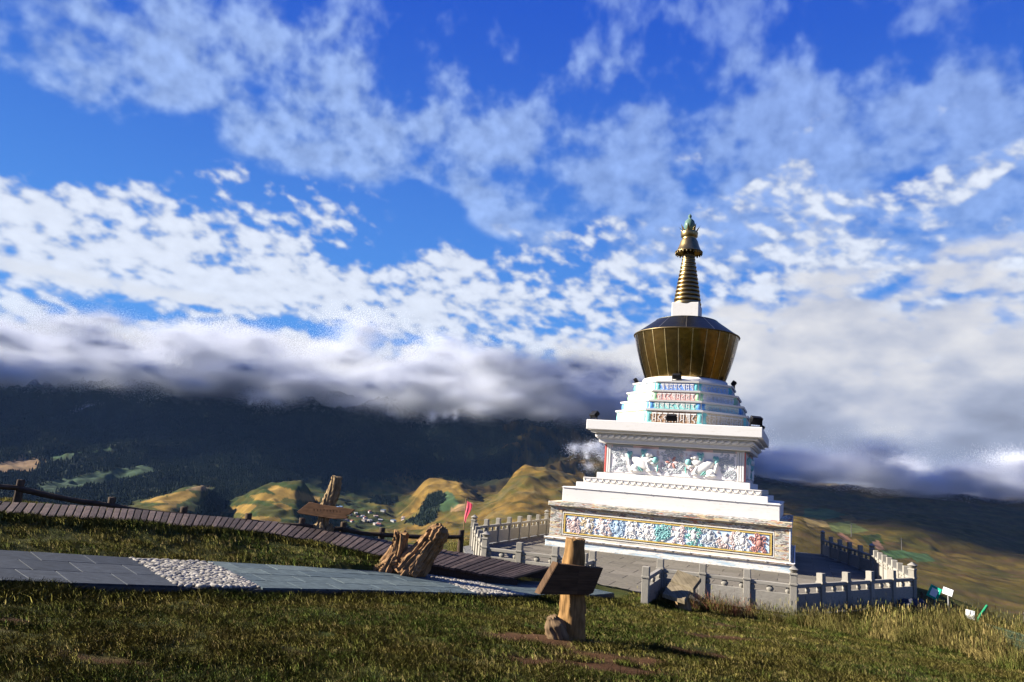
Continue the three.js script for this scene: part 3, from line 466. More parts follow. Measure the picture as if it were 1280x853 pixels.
{ // flag
  const p = atZ(577, 690, -25.5), t = thing('flag', 'faded red flag on a thin bamboo pole behind the boardwalk', 'flag', null, V(p.x, p.y - 0.9, p.z));
  part(t, 'pole', new THREE.CylinderGeometry(0.014, 0.02, 2.72, 8).translate(0, 1.36, 0), std(0.2, 0.13, 0.07));
  const g = new THREE.PlaneGeometry(0.3, 0.66, 10, 20), a = g.attributes.position; for (let i = 0; i < a.count; i++) { const x = a.getX(i) + 0.15, y = a.getY(i); a.setXYZ(i, 0.02 + x * (0.42 + 0.2 * Math.sin(y * 5)) + 0.03 * Math.sin(y * 7), y - x * 0.35, 0.07 * Math.sin(x * 16 + y * 3)); } g.computeVertexNormals();
  part(t, 'cloth', g, new THREE.MeshPhysicalMaterial({ color: new THREE.Color().setRGB(0.72, 0.09, 0.14), roughness: 1, transmission: 0.35, thickness: 0, side: THREE.DoubleSide }), [0, 2.3, 0]);
}
{ // tilted stone notice slab by the entrance
  const c = ['847,712', '877,723', '856,751', '828,742'].map((s) => s.split(',').map(Number)), z = [-18.35, -18.0, -17.45, -17.75], P = c.map((q, i) => atZ(q[0], q[1], z[i])), m = V(0, 0, 0); P.forEach((p) => m.addScaledVector(p, 0.25));
  const y0 = groundY(m.x, m.z), t = thing('tilted_notice_board', 'tilted weathered plank board leaning on a stump beside the entrance railing', 'notice board', null, V(m.x, y0, m.z)), O = V(m.x, y0, m.z), R = P.map((p) => p.sub(O));
  const L = (a, b, k) => a.clone().lerp(b, k), top = [R[0], R[1], L(R[1], R[2], 0.5), L(R[0], R[3], 0.46)], low = [L(R[0], R[3], 0.47).add(V(-0.01, -0.02, 0.01)), L(R[1], R[2], 0.51).add(V(-0.06, -0.02, 0.02)), R[2], R[3]];
  part(t, 'plank', slabGeo(top, 0.09, 0.004, 0.012), woodMat(0.17, 0.14, 0.09)); part(t, 'plank', slabGeo(low, 0.09, 0.004, 0.012), woodMat(0.19, 0.155, 0.10));
  part(t, 'support_stump', limb([[0.06, -0.1, 0.02, 0.2], [0.04, 0.15, 0, 0.17], [0.02, 0.42, -0.05, 0.15]], { ridge: 0.15, seed: 71, base: [0.28, 0.19, 0.1], dark: [0.15, 0.1, 0.05], along: 20 }), limbMat);
}

// ------------------------------------------------------------------ platform of the stupa (t along its front, n out of its front)
const YAW = 22.18 * DEG, SC = V(8.355, PLAT, -33.61), TX = V(Math.cos(YAW), 0, Math.sin(YAW)), NX = V(-Math.sin(YAW), 0, Math.cos(YAW));
const W2 = (t, n, h = 0) => SC.clone().addScaledVector(TX, t).addScaledVector(NX, n).add(V(0, h, 0));
const speck = dataTex(256, 256, (u, v, x, y) => { const n = 0.86 + 0.12 * (hash(x, y) - 0.5) + 0.16 * fbm(u * 6, v * 6, 4) + 0.1 * fbm(u * 30, v * 30, 2, N2b); return [n, n * 0.99, n * 0.97]; });
const stone = (r, g, b) => matte({ color: new THREE.Color().setRGB(r, g, b), map: speck, roughness: 0.85, bumpMap: speck, bumpScale: 0.004 });
const RAIL = [stone(0.26, 0.242, 0.206), stone(0.235, 0.218, 0.186), stone(0.285, 0.265, 0.228)];
const OCT = [[-3.5, 14.4], [4.9, 14.4], [8.2, 9.1], [7.8, 1.2], [6.2, -6], [-4.8, -6], [-6.6, -0.4], [-6.65, 8.3]];
{
  const floor = new THREE.Group(); floor.name = 'stupa_platform'; floor.userData = { kind: 'structure', label: 'grey paved octagonal platform round the stupa' }; scene.add(floor);
  const out = OCT.map(([t, n]) => { const l = Math.hypot(t - 0.7, n - 4.2); return [0.7 + (t - 0.7) * (1 + 0.35 / l), 4.2 + (n - 4.2) * (1 + 0.35 / l)]; });
  const shape = new THREE.Shape(out.map(([t, n]) => new THREE.Vector2(t, -n))), g = new THREE.ExtrudeGeometry(shape, { depth: 1.2, bevelEnabled: false }); g.rotateX(-Math.PI / 2).translate(0, -1.225, 0);
  const base = part(floor, 'platform_base', g, stone(0.13, 0.13, 0.135)); base.position.copy(SC); base.rotation.y = -YAW;
  const mats = [stone(0.142, 0.126, 0.102), stone(0.128, 0.115, 0.092), stone(0.152, 0.136, 0.11), stone(0.116, 0.104, 0.085)], w = 1.25, d = 0.84;
  const inO = (t, n) => inPoly([t, n], OCT);
  for (let j = 0; j < 26; j++) for (let i = -7; i < 8; i++) {
    const t0 = (i + (j % 2) * 0.5) * w, n0 = 15.1 - j * d; let P = [[t0, n0], [t0 + w, n0], [t0 + w, n0 - d], [t0, n0 - d]];
    if (!P.some(([t, n]) => inO(t, n))) continue;
    if (P.every(([t, n]) => Math.abs(t) < 4.6 && Math.abs(n) < 4.6)) continue;
    if (!P.every(([t, n]) => inO(t, n))) { P = P.map(([t, n]) => { let k = 0; while (!inO(t, n) && k++ < 60) { t += (0.7 - t) * 0.02; n += (4.2 - n) * 0.02; } return [t, n]; }); }
    const jt = (hash(i + 50, j) - 0.5) * 0.006;
    part(floor, 'paver', slabGeo(P.map(([t, n]) => W2(t, n, jt)), 0.03, 0.006, 0.004), mats[Math.floor(hash(i + 20, j) * 4)]);
  }
  for (let k = 0; k < 3; k++) for (let i = 0; i < 2; i++) part(floor, 'paver', slabGeo([W2(-1.2 + i * 1.05, 14.78 + k * 0.6, 0), W2(-0.15 + i * 1.05, 14.78 + k * 0.6, 0), W2(-0.15 + i * 1.05, 15.37 + k * 0.6, 0), W2(-1.2 + i * 1.05, 15.37 + k * 0.6, 0)], 0.3, 0.006, 0.004), mats[k]);
}
// stone railing: square posts, slab panels with two openings and a small vase baluster in each bay
const postGeo = rbox(0.17, 0.98, 0.17, 0.012, 0, 0.49, 0), capRing = rbox(0.2, 0.05, 0.2, 0.01, 0, 0.74, 0), finial = merged([rbox(0.2, 0.05, 0.2, 0.012, 0, 0.985, 0), new THREE.CylinderGeometry(0.0, 0.15, 0.1, 4).rotateY(Math.PI / 4).translate(0, 1.15, 0), new THREE.CylinderGeometry(0.15, 0.08, 0.09, 4).rotateY(Math.PI / 4).translate(0, 1.055, 0)]);
const vase = new THREE.LatheGeometry([[0.045, 0], [0.075, 0.04], [0.085, 0.09], [0.05, 0.14], [0.06, 0.16]].map(([x, y]) => new THREE.Vector2(x, y)), 12);
function railing(pts, label, corner = [true, true], base = 0) {
  const a = pts[0], b = pts[pts.length - 1], O = W2(a[0], a[1]), t = thing('stone_railing', label, 'railing', 'stone railings round the platform', O);
  const P = pts.map(([x, n]) => W2(x, n).sub(O)); let k = 0;
  P.forEach((p, i) => {
    const d = (P[i + 1] ?? p).clone().sub(P[i + 1] ? p : P[i - 1]), turn = Math.atan2(-d.z, d.x), end = (i === 0 && corner[0]) || (i === P.length - 1 && corner[1]);
    if (i === 0 && corner[0] === null) return; if (i === P.length - 1 && corner[1] === null) return;
    const o = part(t, 'post', postGeo, RAIL[(k++) % 3], [p.x, p.y, p.z]); o.rotation.y = turn; part(o, 'post_collar', capRing, RAIL[0]);
    if (end) part(o, 'finial', finial, RAIL[2]);
  });
  for (let i = 0; i < P.length - 1; i++) {
    const d = P[i + 1].clone().sub(P[i]), L = d.length() - 0.16, m = P[i].clone().lerp(P[i + 1], 0.5), turn = Math.atan2(-d.z, d.x), put = (n, g, mt) => { const o = part(t, n, g, mt, [m.x, m.y, m.z]); o.rotation.y = turn; return o; };
    put('panel', rbox(L, 0.47, 0.085, 0.01, 0, 0.265, 0), RAIL[(i + 1) % 3]); put('top_rail', rbox(L, 0.095, 0.115, 0.015, 0, 0.69, 0), RAIL[i % 3]);
    const e = put('baluster', vase.clone().scale(1.1, 0.94, 0.62).translate(0, 0.497, 0), RAIL[0]);
    for (const s of [-1, 1]) part(e, 'bracket', vase.clone().scale(0.8, 0.94, 0.6).translate(s * (L / 2 - 0.05), 0.497, 0), RAIL[0]);
  }
}
const run = (a, b, n) => Array.from({ length: n + 1 }, (_, i) => [mix(a[0], b[0], i / n), mix(a[1], b[1], i / n)]);
const toTN = (x, z) => { const r = V(x, 0, z).sub(V(SC.x, 0, SC.z)); return [r.dot(TX), r.dot(NX)]; };
const n3 = toTN(2.59, -20.15), g2 = toTN(4.27, -19.35);
n3[1] = 14.4; g2[1] = 14.4;
railing(run(OCT[0], n3, 3), 'stone railing between the boardwalk end and the platform entrance', [true, false]);
railing(run(g2, OCT[1], 3), 'stone railing behind the tilted notice board in tall grass', [false, true]);
railing(run(g2, [g2[0] + 0.02, 16.5], 1), 'short stone railing flanking the platform entrance next to the notice board', [null, false]);
railing(run(n3, [n3[0] - 0.02, 15.2], 1), 'short stone railing flanking the platform entrance behind the log signpost', [null, false]);
railing(run(OCT[1], OCT[2], 5), 'shaded stone railing above the tall dry grass', [null, true]);
railing(run(OCT[2], OCT[3], 8), 'sunlit and shaded stone railing at the valley edge of the platform', [null, true]);
railing(run(OCT[3], OCT[4], 5), 'stone railing in the shadow of the stupa beyond the paved floor', [null, true]);
railing(run(OCT[6], OCT[7], 7), 'stone railing along the far lawn edge with the hills behind', [true, true]);
railing(run(OCT[7], OCT[0], 5), 'bright stone railing facing the flag pole', [null, null]);
railing(run(OCT[5], OCT[6], 4), 'stone railing behind the stupa, mostly hidden', [true, null]);

// ------------------------------------------------------------------ stupa
const stupa = thing('stupa', 'white Tibetan stupa with gilded bowl and ringed gold spire', 'stupa', null, SC, -YAW);
const limeTex = dataTex(512, 512, (u, v, x, y) => {
  const st = fbm(u * 40, v * 3, 3), bl = fbm(u * 5 + 2, v * 5, 5, N2b), d = sstep(0.28, 0.6, bl + 0.35 * st), k = 0.985 + 0.05 * (hash(x, y) - 0.5) + 0.05 * bl; let c = [k, k * 0.985, k * 0.96]; return mix3(c, [0.72, 0.66, 0.55], d * 0.4);
});
const lime = matte({ color: new THREE.Color().setRGB(0.57, 0.56, 0.545), map: limeTex, roughness: 0.9, bumpMap: limeTex, bumpScale: 0.006 });
// old paint on the pedestal: white, grey lichen, red and ochre flakes left in level streaks
const oldPaint = dataTex(1024, 256, (u, v, x, y) => {
  const a = fbm(u * 9, v * 4, 5), b = fbm(u * 16 + 9, v * 7, 5, N2b), e = fbm(u * 50, v * 22, 3), f = fbm(u * 5 + 4, v * 8, 5, N2b);
  let c = mix3([0.60, 0.56, 0.49], [0.32, 0.30, 0.28], clamp(0.4 + 1.5 * a + 0.6 * e));
  c = mix3(c, [0.52, 0.42, 0.22], sstep(0.0, 0.2, f + 0.2 * e) * 0.75); c = mix3(c, [0.36, 0.13, 0.07], sstep(0.24, 0.32, b + 0.25 * e) * 0.85);
  c = mix3(c, [0.09, 0.09, 0.09], sstep(0.0, 0.22, -a + 0.6 * e) * 0.8); c = mix3(c, [0.25, 0.3, 0.22], sstep(0.32, 0.42, -f) * 0.5);
  return S3(c);
}, true);
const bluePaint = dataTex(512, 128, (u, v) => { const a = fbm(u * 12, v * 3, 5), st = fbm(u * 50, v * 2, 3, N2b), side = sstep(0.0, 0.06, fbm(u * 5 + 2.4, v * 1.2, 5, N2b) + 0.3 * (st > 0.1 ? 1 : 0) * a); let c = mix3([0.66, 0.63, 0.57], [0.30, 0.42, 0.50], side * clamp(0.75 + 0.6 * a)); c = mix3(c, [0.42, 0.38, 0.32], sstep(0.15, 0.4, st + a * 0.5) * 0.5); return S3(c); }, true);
const paintMat = (tex, rx = 1, ry = 1) => { const t = tex.clone(); t.repeat.set(rx, ry); return matte({ map: t, roughness: 0.9, bumpMap: t, bumpScale: 0.006 }); };
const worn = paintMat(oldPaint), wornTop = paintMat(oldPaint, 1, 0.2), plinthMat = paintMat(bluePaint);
const tier = (name, hw, y0, y1, mat, r = 0.02) => part(stupa, name, rbox(2 * hw, y1 - y0, 2 * hw, r, 0, (y0 + y1) / 2, 0), mat);
const frustum = (hw0, hw1, y0, y1) => { const g = new THREE.CylinderGeometry(hw1 * Math.SQRT2, hw0 * Math.SQRT2, y1 - y0, 4, 1).rotateY(Math.PI / 4).translate(0, (y0 + y1) / 2, 0); return toCreasedNormals(g, 0.3); };
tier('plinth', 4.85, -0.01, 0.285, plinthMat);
part(stupa, 'base_moulding', merged([rbox(9.8, 0.05, 9.8, 0.015, 0, 0.31, 0), frustum(4.87, 4.705, 0.335, 0.46)]), worn);
const ped = tier('pedestal', 4.70, 0.46, 1.6, worn);
tier('pedestal_cap', 4.83, 1.655, 1.84, wornTop); tier('cap_moulding', 4.76, 1.6, 1.655, wornTop);
for (const s of [-1, 1]) for (const z of [-1, 1]) part(stupa, 'corner_pier', rbox(0.52, 1.13, 0.52, 0.015, s * 4.47, 1.03, z * 4.47), paintMat(oldPaint, 0.07, 1));
tier('step', 4.37, 1.84, 2.49, lime); tier('step', 3.92, 2.49, 2.72, lime); tier('step', 3.66, 2.72, 2.95, lime); tier('step', 3.21, 2.95, 3.2, lime);
const dado = tier('dado', 2.96, 3.2, 4.5, lime);
tier('cornice_band', 3.2, 4.5, 4.68, lime); tier('cornice_core', 3.28, 4.68, 4.92, lime); tier('cornice_band', 3.5, 4.92, 5.03, lime);
tier('slab', 3.68, 5.03, 5.46, lime, 0.03);
const quarter = [0, 1, 2, 3];
// rope of beads under the slab, scallops on the third step, conduits
{
  const bead = new THREE.SphereGeometry(1, 8, 6).scale(0.155, 0.07, 0.06).rotateZ(0.35), scal = new THREE.TorusGeometry(0.135, 0.022, 5, 10, Math.PI).rotateX(Math.PI);
  for (const q of [0, 1, 3]) {
    const row = part(stupa, 'bead_course', rbox(6.56, 0.03, 0.06, 0.008, 0, 4.885, 3.30), lime); row.rotation.y = q * Math.PI / 2;
    for (let i = 0; i < 23; i++) part(row, 'bead', bead, lime, [-3.19 + i * 0.29, 4.8, 3.31]);
    const tr = part(stupa, 'scallop_course', rbox(7.3, 0.03, 0.03, 0.006, 0, 2.93, 3.672), lime); tr.rotation.y = q * Math.PI / 2;
    for (let i = 0; i < 26; i++) part(tr, 'scallop', scal, stone(0.6, 0.56, 0.48), [-3.5 + i * 0.28, 2.9, 3.665]);
    if (q !== 3) { const c = part(stupa, 'conduit', merged([box(8.8, 0.022, 0.022, 0, 2.455, 4.395), ...Array.from({ length: 8 }, (_, i) => box(0.05, 0.035, 0.035, -3.9 + i * 1.1, 2.455, 4.395))]), std(0.7, 0.7, 0.68, 0.5)); c.rotation.y = q * Math.PI / 2; const k = part(stupa, 'conduit', merged([box(9.8, 0.03, 0.03, 0, 0.375, 4.905), ...Array.from({ length: 14 }, (_, i) => box(0.06, 0.05, 0.05, -4.5 + i * 0.7, 0.37, 4.9))]), std(0.75, 0.75, 0.74, 0.5)); k.rotation.y = q * Math.PI / 2; }
  }
  part(stupa, 'conduit', box(0.035, 1.3, 0.035, 4.74, 1.05, 4.72), std(0.75, 0.75, 0.74, 0.5));
}
// pedestal panel: yellow frame, pale blue ground, a row of carved and painted ornaments
const relief = {
  white: std(0.66, 0.64, 0.60), pink: std(0.52, 0.40, 0.36), teal: std(0.20, 0.40, 0.39), red: std(0.40, 0.20, 0.17), grey: std(0.40, 0.42, 0.43), blue: std(0.36, 0.47, 0.56), dark: std(0.16, 0.2, 0.24), ochre: std(0.46, 0.37, 0.24), green: std(0.16, 0.36, 0.32), rose: std(0.62, 0.50, 0.48),
};
function scrolls(seed, w, h, count, k = 1) {                                    // curls and buds in a w x h field, flattened on the wall
  const r = rng(seed), L = [];
  for (let i = 0; i < count; i++) {
    const x = (r() - 0.5) * w, y = (r() - 0.5) * h, R = (0.045 + 0.05 * r()) * k;
    L.push(new THREE.TorusGeometry(R, R * 0.3, 5, 12, 3.5 + 2.5 * r()).rotateZ(r() * 6).translate(x, y, 0.01));
    if (r() < 0.7) L.push(new THREE.SphereGeometry(R * 0.5, 6, 5).scale(1, 1, 0.7).translate(x + (r() - 0.5) * 0.05, y + (r() - 0.5) * 0.05, 0.02));
  }
  return merged(L);
}
for (const q of [0, 1]) {
  const panel = part(stupa, 'carved_panel', box(8.02, 0.68, 0.012, 0, 0.97, 4.712), paintMat(dataTex(256, 64, (u, v) => { const n = fbm(u * 20, v * 4, 4); return S3(mix3([0.42, 0.58, 0.72], [0.66, 0.70, 0.72], clamp(0.4 + n))); }, true))); panel.rotation.y = q * Math.PI / 2;
  const yel = std(0.50, 0.36, 0.10), wh = std(0.6, 0.58, 0.53);
  part(panel, 'frame', merged([box(8.2, 0.045, 0.05, 0, 1.34, 4.72), box(8.2, 0.045, 0.05, 0, 0.60, 4.72), box(0.045, 0.695, 0.05, -4.08, 0.97, 4.72), box(0.045, 0.695, 0.05, 4.08, 0.97, 4.72)]), yel);
  part(panel, 'frame', merged([box(8.36, 0.035, 0.035, 0, 1.42, 4.71), box(8.36, 0.035, 0.035, 0, 0.52, 4.71), box(0.035, 0.865, 0.035, -4.17, 0.97, 4.71), box(0.035, 0.865, 0.035, 4.17, 0.97, 4.71)]), wh);
  const cols = ['pink', 'ochre', 'pink', 'blue', 'white', 'white', 'teal', 'rose', 'green', 'grey', 'pink', 'white', 'red'];
  for (let i = 0; i < 13; i++) {
    const x = -3.66 + i * 0.61, mid = i === 6, L = [], r = rng(200 + i);
    if (mid) { for (let k = 0; k < 4; k++) L.push(new THREE.TorusGeometry(0.26 - k * 0.062, 0.03, 6, 24).scale(1.25, 0.9, 1)); for (let k = 0; k < 12; k++) { const a = k / 12 * 6.283; L.push(new THREE.SphereGeometry(0.035, 6, 5).translate(0.2 * Math.cos(a) * 1.2, 0.2 * Math.sin(a) * 0.9, 0.02)); } }
    else { L.push(new THREE.SphereGeometry(0.11, 10, 8).scale(1 + 0.3 * r(), 1.2, 0.5), new THREE.SphereGeometry(0.075, 8, 6).scale(1, 1, 0.6).translate(0.03 * (r() - 0.5), 0.2, 0.01)); for (let k = 0; k < 9; k++) { const a = k / 9 * 6.283 + r(); L.push(new THREE.TorusGeometry(0.055 + 0.02 * r(), 0.02, 5, 10, 4.4).rotateZ(a).translate(0.2 * Math.cos(a), 0.19 * Math.sin(a), 0.01)); } }
    const o = part(panel, 'ornament', merged(L), relief[mid ? 'teal' : i % 3 === 0 ? cols[i] : 'white'], [x, 0.97, 4.72]);
    const L2 = scrolls(300 + i, 0.6, 0.62, 24, 0.85); part(o, 'scrollwork', L2, relief[cols[i]]).userData.kind = 'stuff';
    if (mid) part(o, 'rim', new THREE.TorusGeometry(0.3, 0.028, 6, 4).scale(1.55, 1.0, 1), relief.white);
  }
}
// dado: pilasters, two white lions with green manes, lattice of scrolls, rosette
for (const q of [0, 1]) {
  const field = part(stupa, 'dado_panel', box(5.3, 1.16, 0.012, 0, 3.84, 2.97), std(0.74, 0.69, 0.67)); field.rotation.y = q * Math.PI / 2;
  part(field, 'top_band', merged([box(5.3, 0.085, 0.03, 0, 4.4, 2.98)]), std(0.5, 0.34, 0.32)); part(field, 'top_band', box(1.15, 0.09, 0.034, 0, 4.405, 2.983), std(0.22, 0.24, 0.26)); for (const s of [-1, 1]) part(field, 'top_band', box(0.9, 0.09, 0.034, s * 2.15, 4.405, 2.983), std(0.24, 0.26, 0.28));
  for (const s of [-1, 1]) for (let k = 0; k < 3; k++) part(field, 'pilaster_strip', rbox(0.075, 1.2, 0.05, 0.012, s * (2.72 + k * 0.095), 3.83, 2.985), s < 0 && k === 2 ? std(0.5, 0.12, 0.1) : lime);
  for (const [x, w, h, sd] of [[0, 0.95, 1.0, 1], [-2.3, 0.62, 1.0, 2], [2.3, 0.62, 1.0, 3]]) part(field, 'lattice', scrolls(400 + sd, w, h, Math.round(90 * w), 0.8), relief.grey, [x, 3.84, 2.975]).userData.kind = 'stuff';
  for (let k = 0; k < 6; k++) { const a = k * 1.047; part(field, 'petal', new THREE.SphereGeometry(0.085, 8, 6).scale(1.4, 0.7, 0.4).rotateZ(a), k % 2 ? relief.red : relief.rose, [0.17 * Math.cos(a), 3.84 + 0.17 * Math.sin(a), 2.99]); }
  const E = (x, y, a, b, rz = 0, z = 0.03, c = 0.09) => new THREE.SphereGeometry(1, 14, 10).scale(a, b, c).rotateZ(rz).translate(x, y, z);
  for (const s of [-1, 1]) {                                                    // the lions rear towards the rosette
    const lion = part(field, 'lion_relief', merged([E(0.12, -0.1, 0.44, 0.2, 0.55), E(-0.12, 0.12, 0.3, 0.2, 0.7), E(0.38, -0.33, 0.2, 0.16, 0.2), E(-0.28, 0.02, 0.24, 0.07, -0.5), E(-0.42, -0.1, 0.12, 0.055, 0.4), E(-0.2, -0.22, 0.22, 0.07, 1.1), E(-0.26, -0.42, 0.13, 0.06, 0), E(0.32, -0.45, 0.16, 0.065, 0.05), E(0.5, -0.44, 0.15, 0.06, 0), E(-0.22, 0.3, 0.17, 0.14, 0.2, 0.06, 0.12), E(-0.36, 0.25, 0.09, 0.07, 0, 0.07), E(-0.1, 0.42, 0.05, 0.07, 0.3, 0.05), E(0.62, -0.1, 0.07, 0.28, -0.25)]), relief.white, [s * 1.22, 3.83, 2.985]); lion.scale.x = s;
    part(lion, 'mane', merged([E(-0.08, 0.36, 0.1, 0.14, 0.6, 0.08, 0.08), E(-0.02, 0.24, 0.09, 0.12, 0.2, 0.07, 0.08), E(0.04, 0.38, 0.07, 0.11, -0.4, 0.06, 0.07)]), relief.teal);
    part(lion, 'tail_tuft', merged([E(0.64, 0.2, 0.09, 0.17, -0.2, 0.04, 0.07), E(0.56, 0.28, 0.07, 0.1, 0.4, 0.04, 0.06)]), relief.teal);
    part(lion, 'ball', E(-0.52, 0.06, 0.13, 0.14, 0, 0.06, 0.1), relief.teal); part(lion, 'ribbon', merged([E(0.1, -0.36, 0.16, 0.03, 0.8, 0.06, 0.04), E(0.18, -0.38, 0.14, 0.025, 0.75, 0.06, 0.04), E(-0.62, -0.3, 0.04, 0.16, 0.1, 0.05, 0.04)]), relief.green);
    part(field, 'scrollwork', scrolls(500 + s, 0.5, 0.9, 14, 0.7), relief.rose, [s * 0.62, 3.84, 2.975]).userData.kind = 'stuff';
  }
}
// octagonal tiers with bands of raised script
const STROKES = [                                                               // letters that hang from a head line, as strokes x0 y0 x1 y1
  [[0.34, 0.5, 0.34, -0.5], [0.34, 0.1, 0.0, 0.22], [0.0, 0.22, -0.34, 0.02], [-0.34, 0.02, -0.05, -0.22], [-0.05, -0.22, 0.34, -0.05]],
  [[0.34, 0.5, 0.34, -0.5], [-0.26, 0.5, -0.26, -0.16], [-0.26, -0.16, 0.34, -0.16], [-0.26, -0.16, -0.4, -0.36]],
  [[0.38, 0.5, 0.38, -0.5], [0.12, 0.5, 0.12, -0.3], [-0.14, 0.5, -0.14, 0.0], [-0.14, 0.0, 0.12, -0.14], [-0.38, 0.4, -0.14, 0.05]],
  [[0.05, 0.5, 0.05, 0.25], [0.05, 0.25, -0.32, 0.1], [-0.32, 0.1, -0.3, -0.18], [-0.3, -0.18, 0.12, -0.22], [0.12, -0.22, 0.32, -0.5]],
  [[0.34, 0.5, 0.34, -0.5], [-0.3, 0.4, -0.08, 0.12], [-0.08, 0.12, -0.34, -0.08], [-0.34, -0.08, 0.34, -0.24]],
  [[0.34, 0.5, 0.34, -0.5], [0.34, 0.18, -0.1, 0.14], [-0.1, 0.14, -0.32, -0.12], [-0.32, -0.12, -0.12, -0.46]],
  [[-0.28, 0.34, 0.2, 0.3], [0.2, 0.3, 0.1, 0.02], [0.1, 0.02, -0.24, 0.0], [-0.05, 0.0, 0.3, -0.48], [0.1, 0.5, 0.2, 0.3]]];
function glyph(r, x, w, h) {
  const L = [box(w * 1.08, h * 0.13, 0.024, x, h * 0.46, 0)];
  for (const [a, b, c, d] of STROKES[Math.floor(r() * 7)]) { const dx = (c - a) * w, dy = (d - b) * h * 0.92, l = Math.hypot(dx, dy); L.push(box(l + 0.02, w * 0.13, 0.026).rotateZ(Math.atan2(dy, dx)).translate(x + (a + c) / 2 * w, (b + d) / 2 * h * 0.92, 0.001)); }
  return L;
}
const TIERS = [[5.46, 6.12, 3.24, [0.20, 0.11, 0.055], [0.62, 0.60, 0.5], [0.18, 0.45, 0.42]], [6.12, 6.54, 3.02, [0.14, 0.40, 0.38], [0.45, 0.60, 0.52], [0.1, 0.25, 0.5]], [6.54, 7.01, 2.75, [0.52, 0.26, 0.23], [0.70, 0.66, 0.62], [0.3, 0.5, 0.3]], [7.01, 7.47, 2.48, [0.10, 0.21, 0.52], [0.34, 0.48, 0.66], [0.12, 0.4, 0.4]]];
TIERS.forEach(([y0, y1, R, bg, bg2, orn], ti) => {
  const rr = R - 0.09, ap = rr * Math.cos(Math.PI / 8), fw = 2 * rr * Math.sin(Math.PI / 8), bh = y1 - y0 - 0.12, ym = y0 + 0.02 + bh / 2;
  const core = part(stupa, 'octagonal_tier', toCreasedNormals(merged([new THREE.CylinderGeometry(rr, rr, y1 - y0 - 0.04, 8, 1, false, Math.PI / 8).translate(0, (y0 + y1) / 2 - 0.02, 0)]), 0.3), lime);
  part(core, 'lip', toCreasedNormals(new THREE.CylinderGeometry(R, R - 0.02, 0.075, 8, 1, false, Math.PI / 8).translate(0, y1 - 0.0375, 0), 0.3), lime);
  for (let f = 0; f < 8; f++) {
    const r = rng(600 + ti * 10 + f), odd = f % 2, back = odd ? (ti === 0 ? [0.5, 0.4, 0.25] : bg2) : bg, c = paintMat(dataTex(128, 32, (u, v) => { const n = fbm(u * 14 + f, v * 4 + ti, 4); return S3(mix3(mix3(back, [0.66, 0.64, 0.6], clamp(0.1 + 0.5 * n)), orn, sstep(0.42, 0.46, Math.abs(u - 0.5) - 0.03 * Math.cos((v - 0.5) * 9))).map((q) => q * (1 + 0.2 * n))); }, true));
    const face = part(core, 'script_band', box(fw - 0.05, bh, 0.012, 0, ym, ap + 0.006), c); face.rotation.y = f * Math.PI / 4;
    const n = 8, cell = (fw * 0.8) / n, L = []; for (let i = 0; i < n; i++) L.push(...glyph(r, -fw * 0.4 + cell * (i + 0.5), cell * 0.78, bh * 0.72));
    part(face, 'script', merged(L), odd ? std(0.64, 0.6, 0.5) : relief.white, [0, ym, ap + 0.016]).userData.kind = 'stuff';
    for (const s of [-1, 1]) part(face, 'corner_ornament', new THREE.SphereGeometry(0.5, 8, 6).scale(fw * 0.075, bh * 0.7, 0.06), std(...orn), [s * fw * 0.455, ym, ap + 0.012]);
  }
});
// bowl of gilded panels, bronze roof, white block, ringed spire, bell, crown and jewel
const goldTex = dataTex(256, 256, (u, v) => { const n = fbm(u * 5, v * 5, 5), k = 0.82 + 0.35 * n + 0.12 * fbm(u * 30, v * 30, 2); return [k, k, k]; });
const metal = (r, g, b, rough) => matte({ color: new THREE.Color().setRGB(r, g, b), metalness: 1, roughness: rough, map: goldTex, bumpMap: goldTex, bumpScale: 0.006 });
const GOLD = [metal(0.34, 0.235, 0.095, 0.22), metal(0.29, 0.20, 0.08, 0.27), metal(0.38, 0.26, 0.10, 0.18), metal(0.25, 0.175, 0.075, 0.25)], SEAM = metal(0.75, 0.62, 0.36, 0.35), ROOF = [metal(0.075, 0.07, 0.05, 0.4), metal(0.06, 0.058, 0.045, 0.45)], SPIRE = metal(0.30, 0.22, 0.10, 0.36), DARKGOLD = metal(0.17, 0.13, 0.07, 0.45);
part(stupa, 'bowl_base', new THREE.LatheGeometry([[0.1, 7.44], [2.02, 7.44], [2.04, 7.5], [1.98, 7.6], [1.96, 7.72], [0.1, 7.74]].map(([x, y]) => new THREE.Vector2(x, y)), 48), lime);
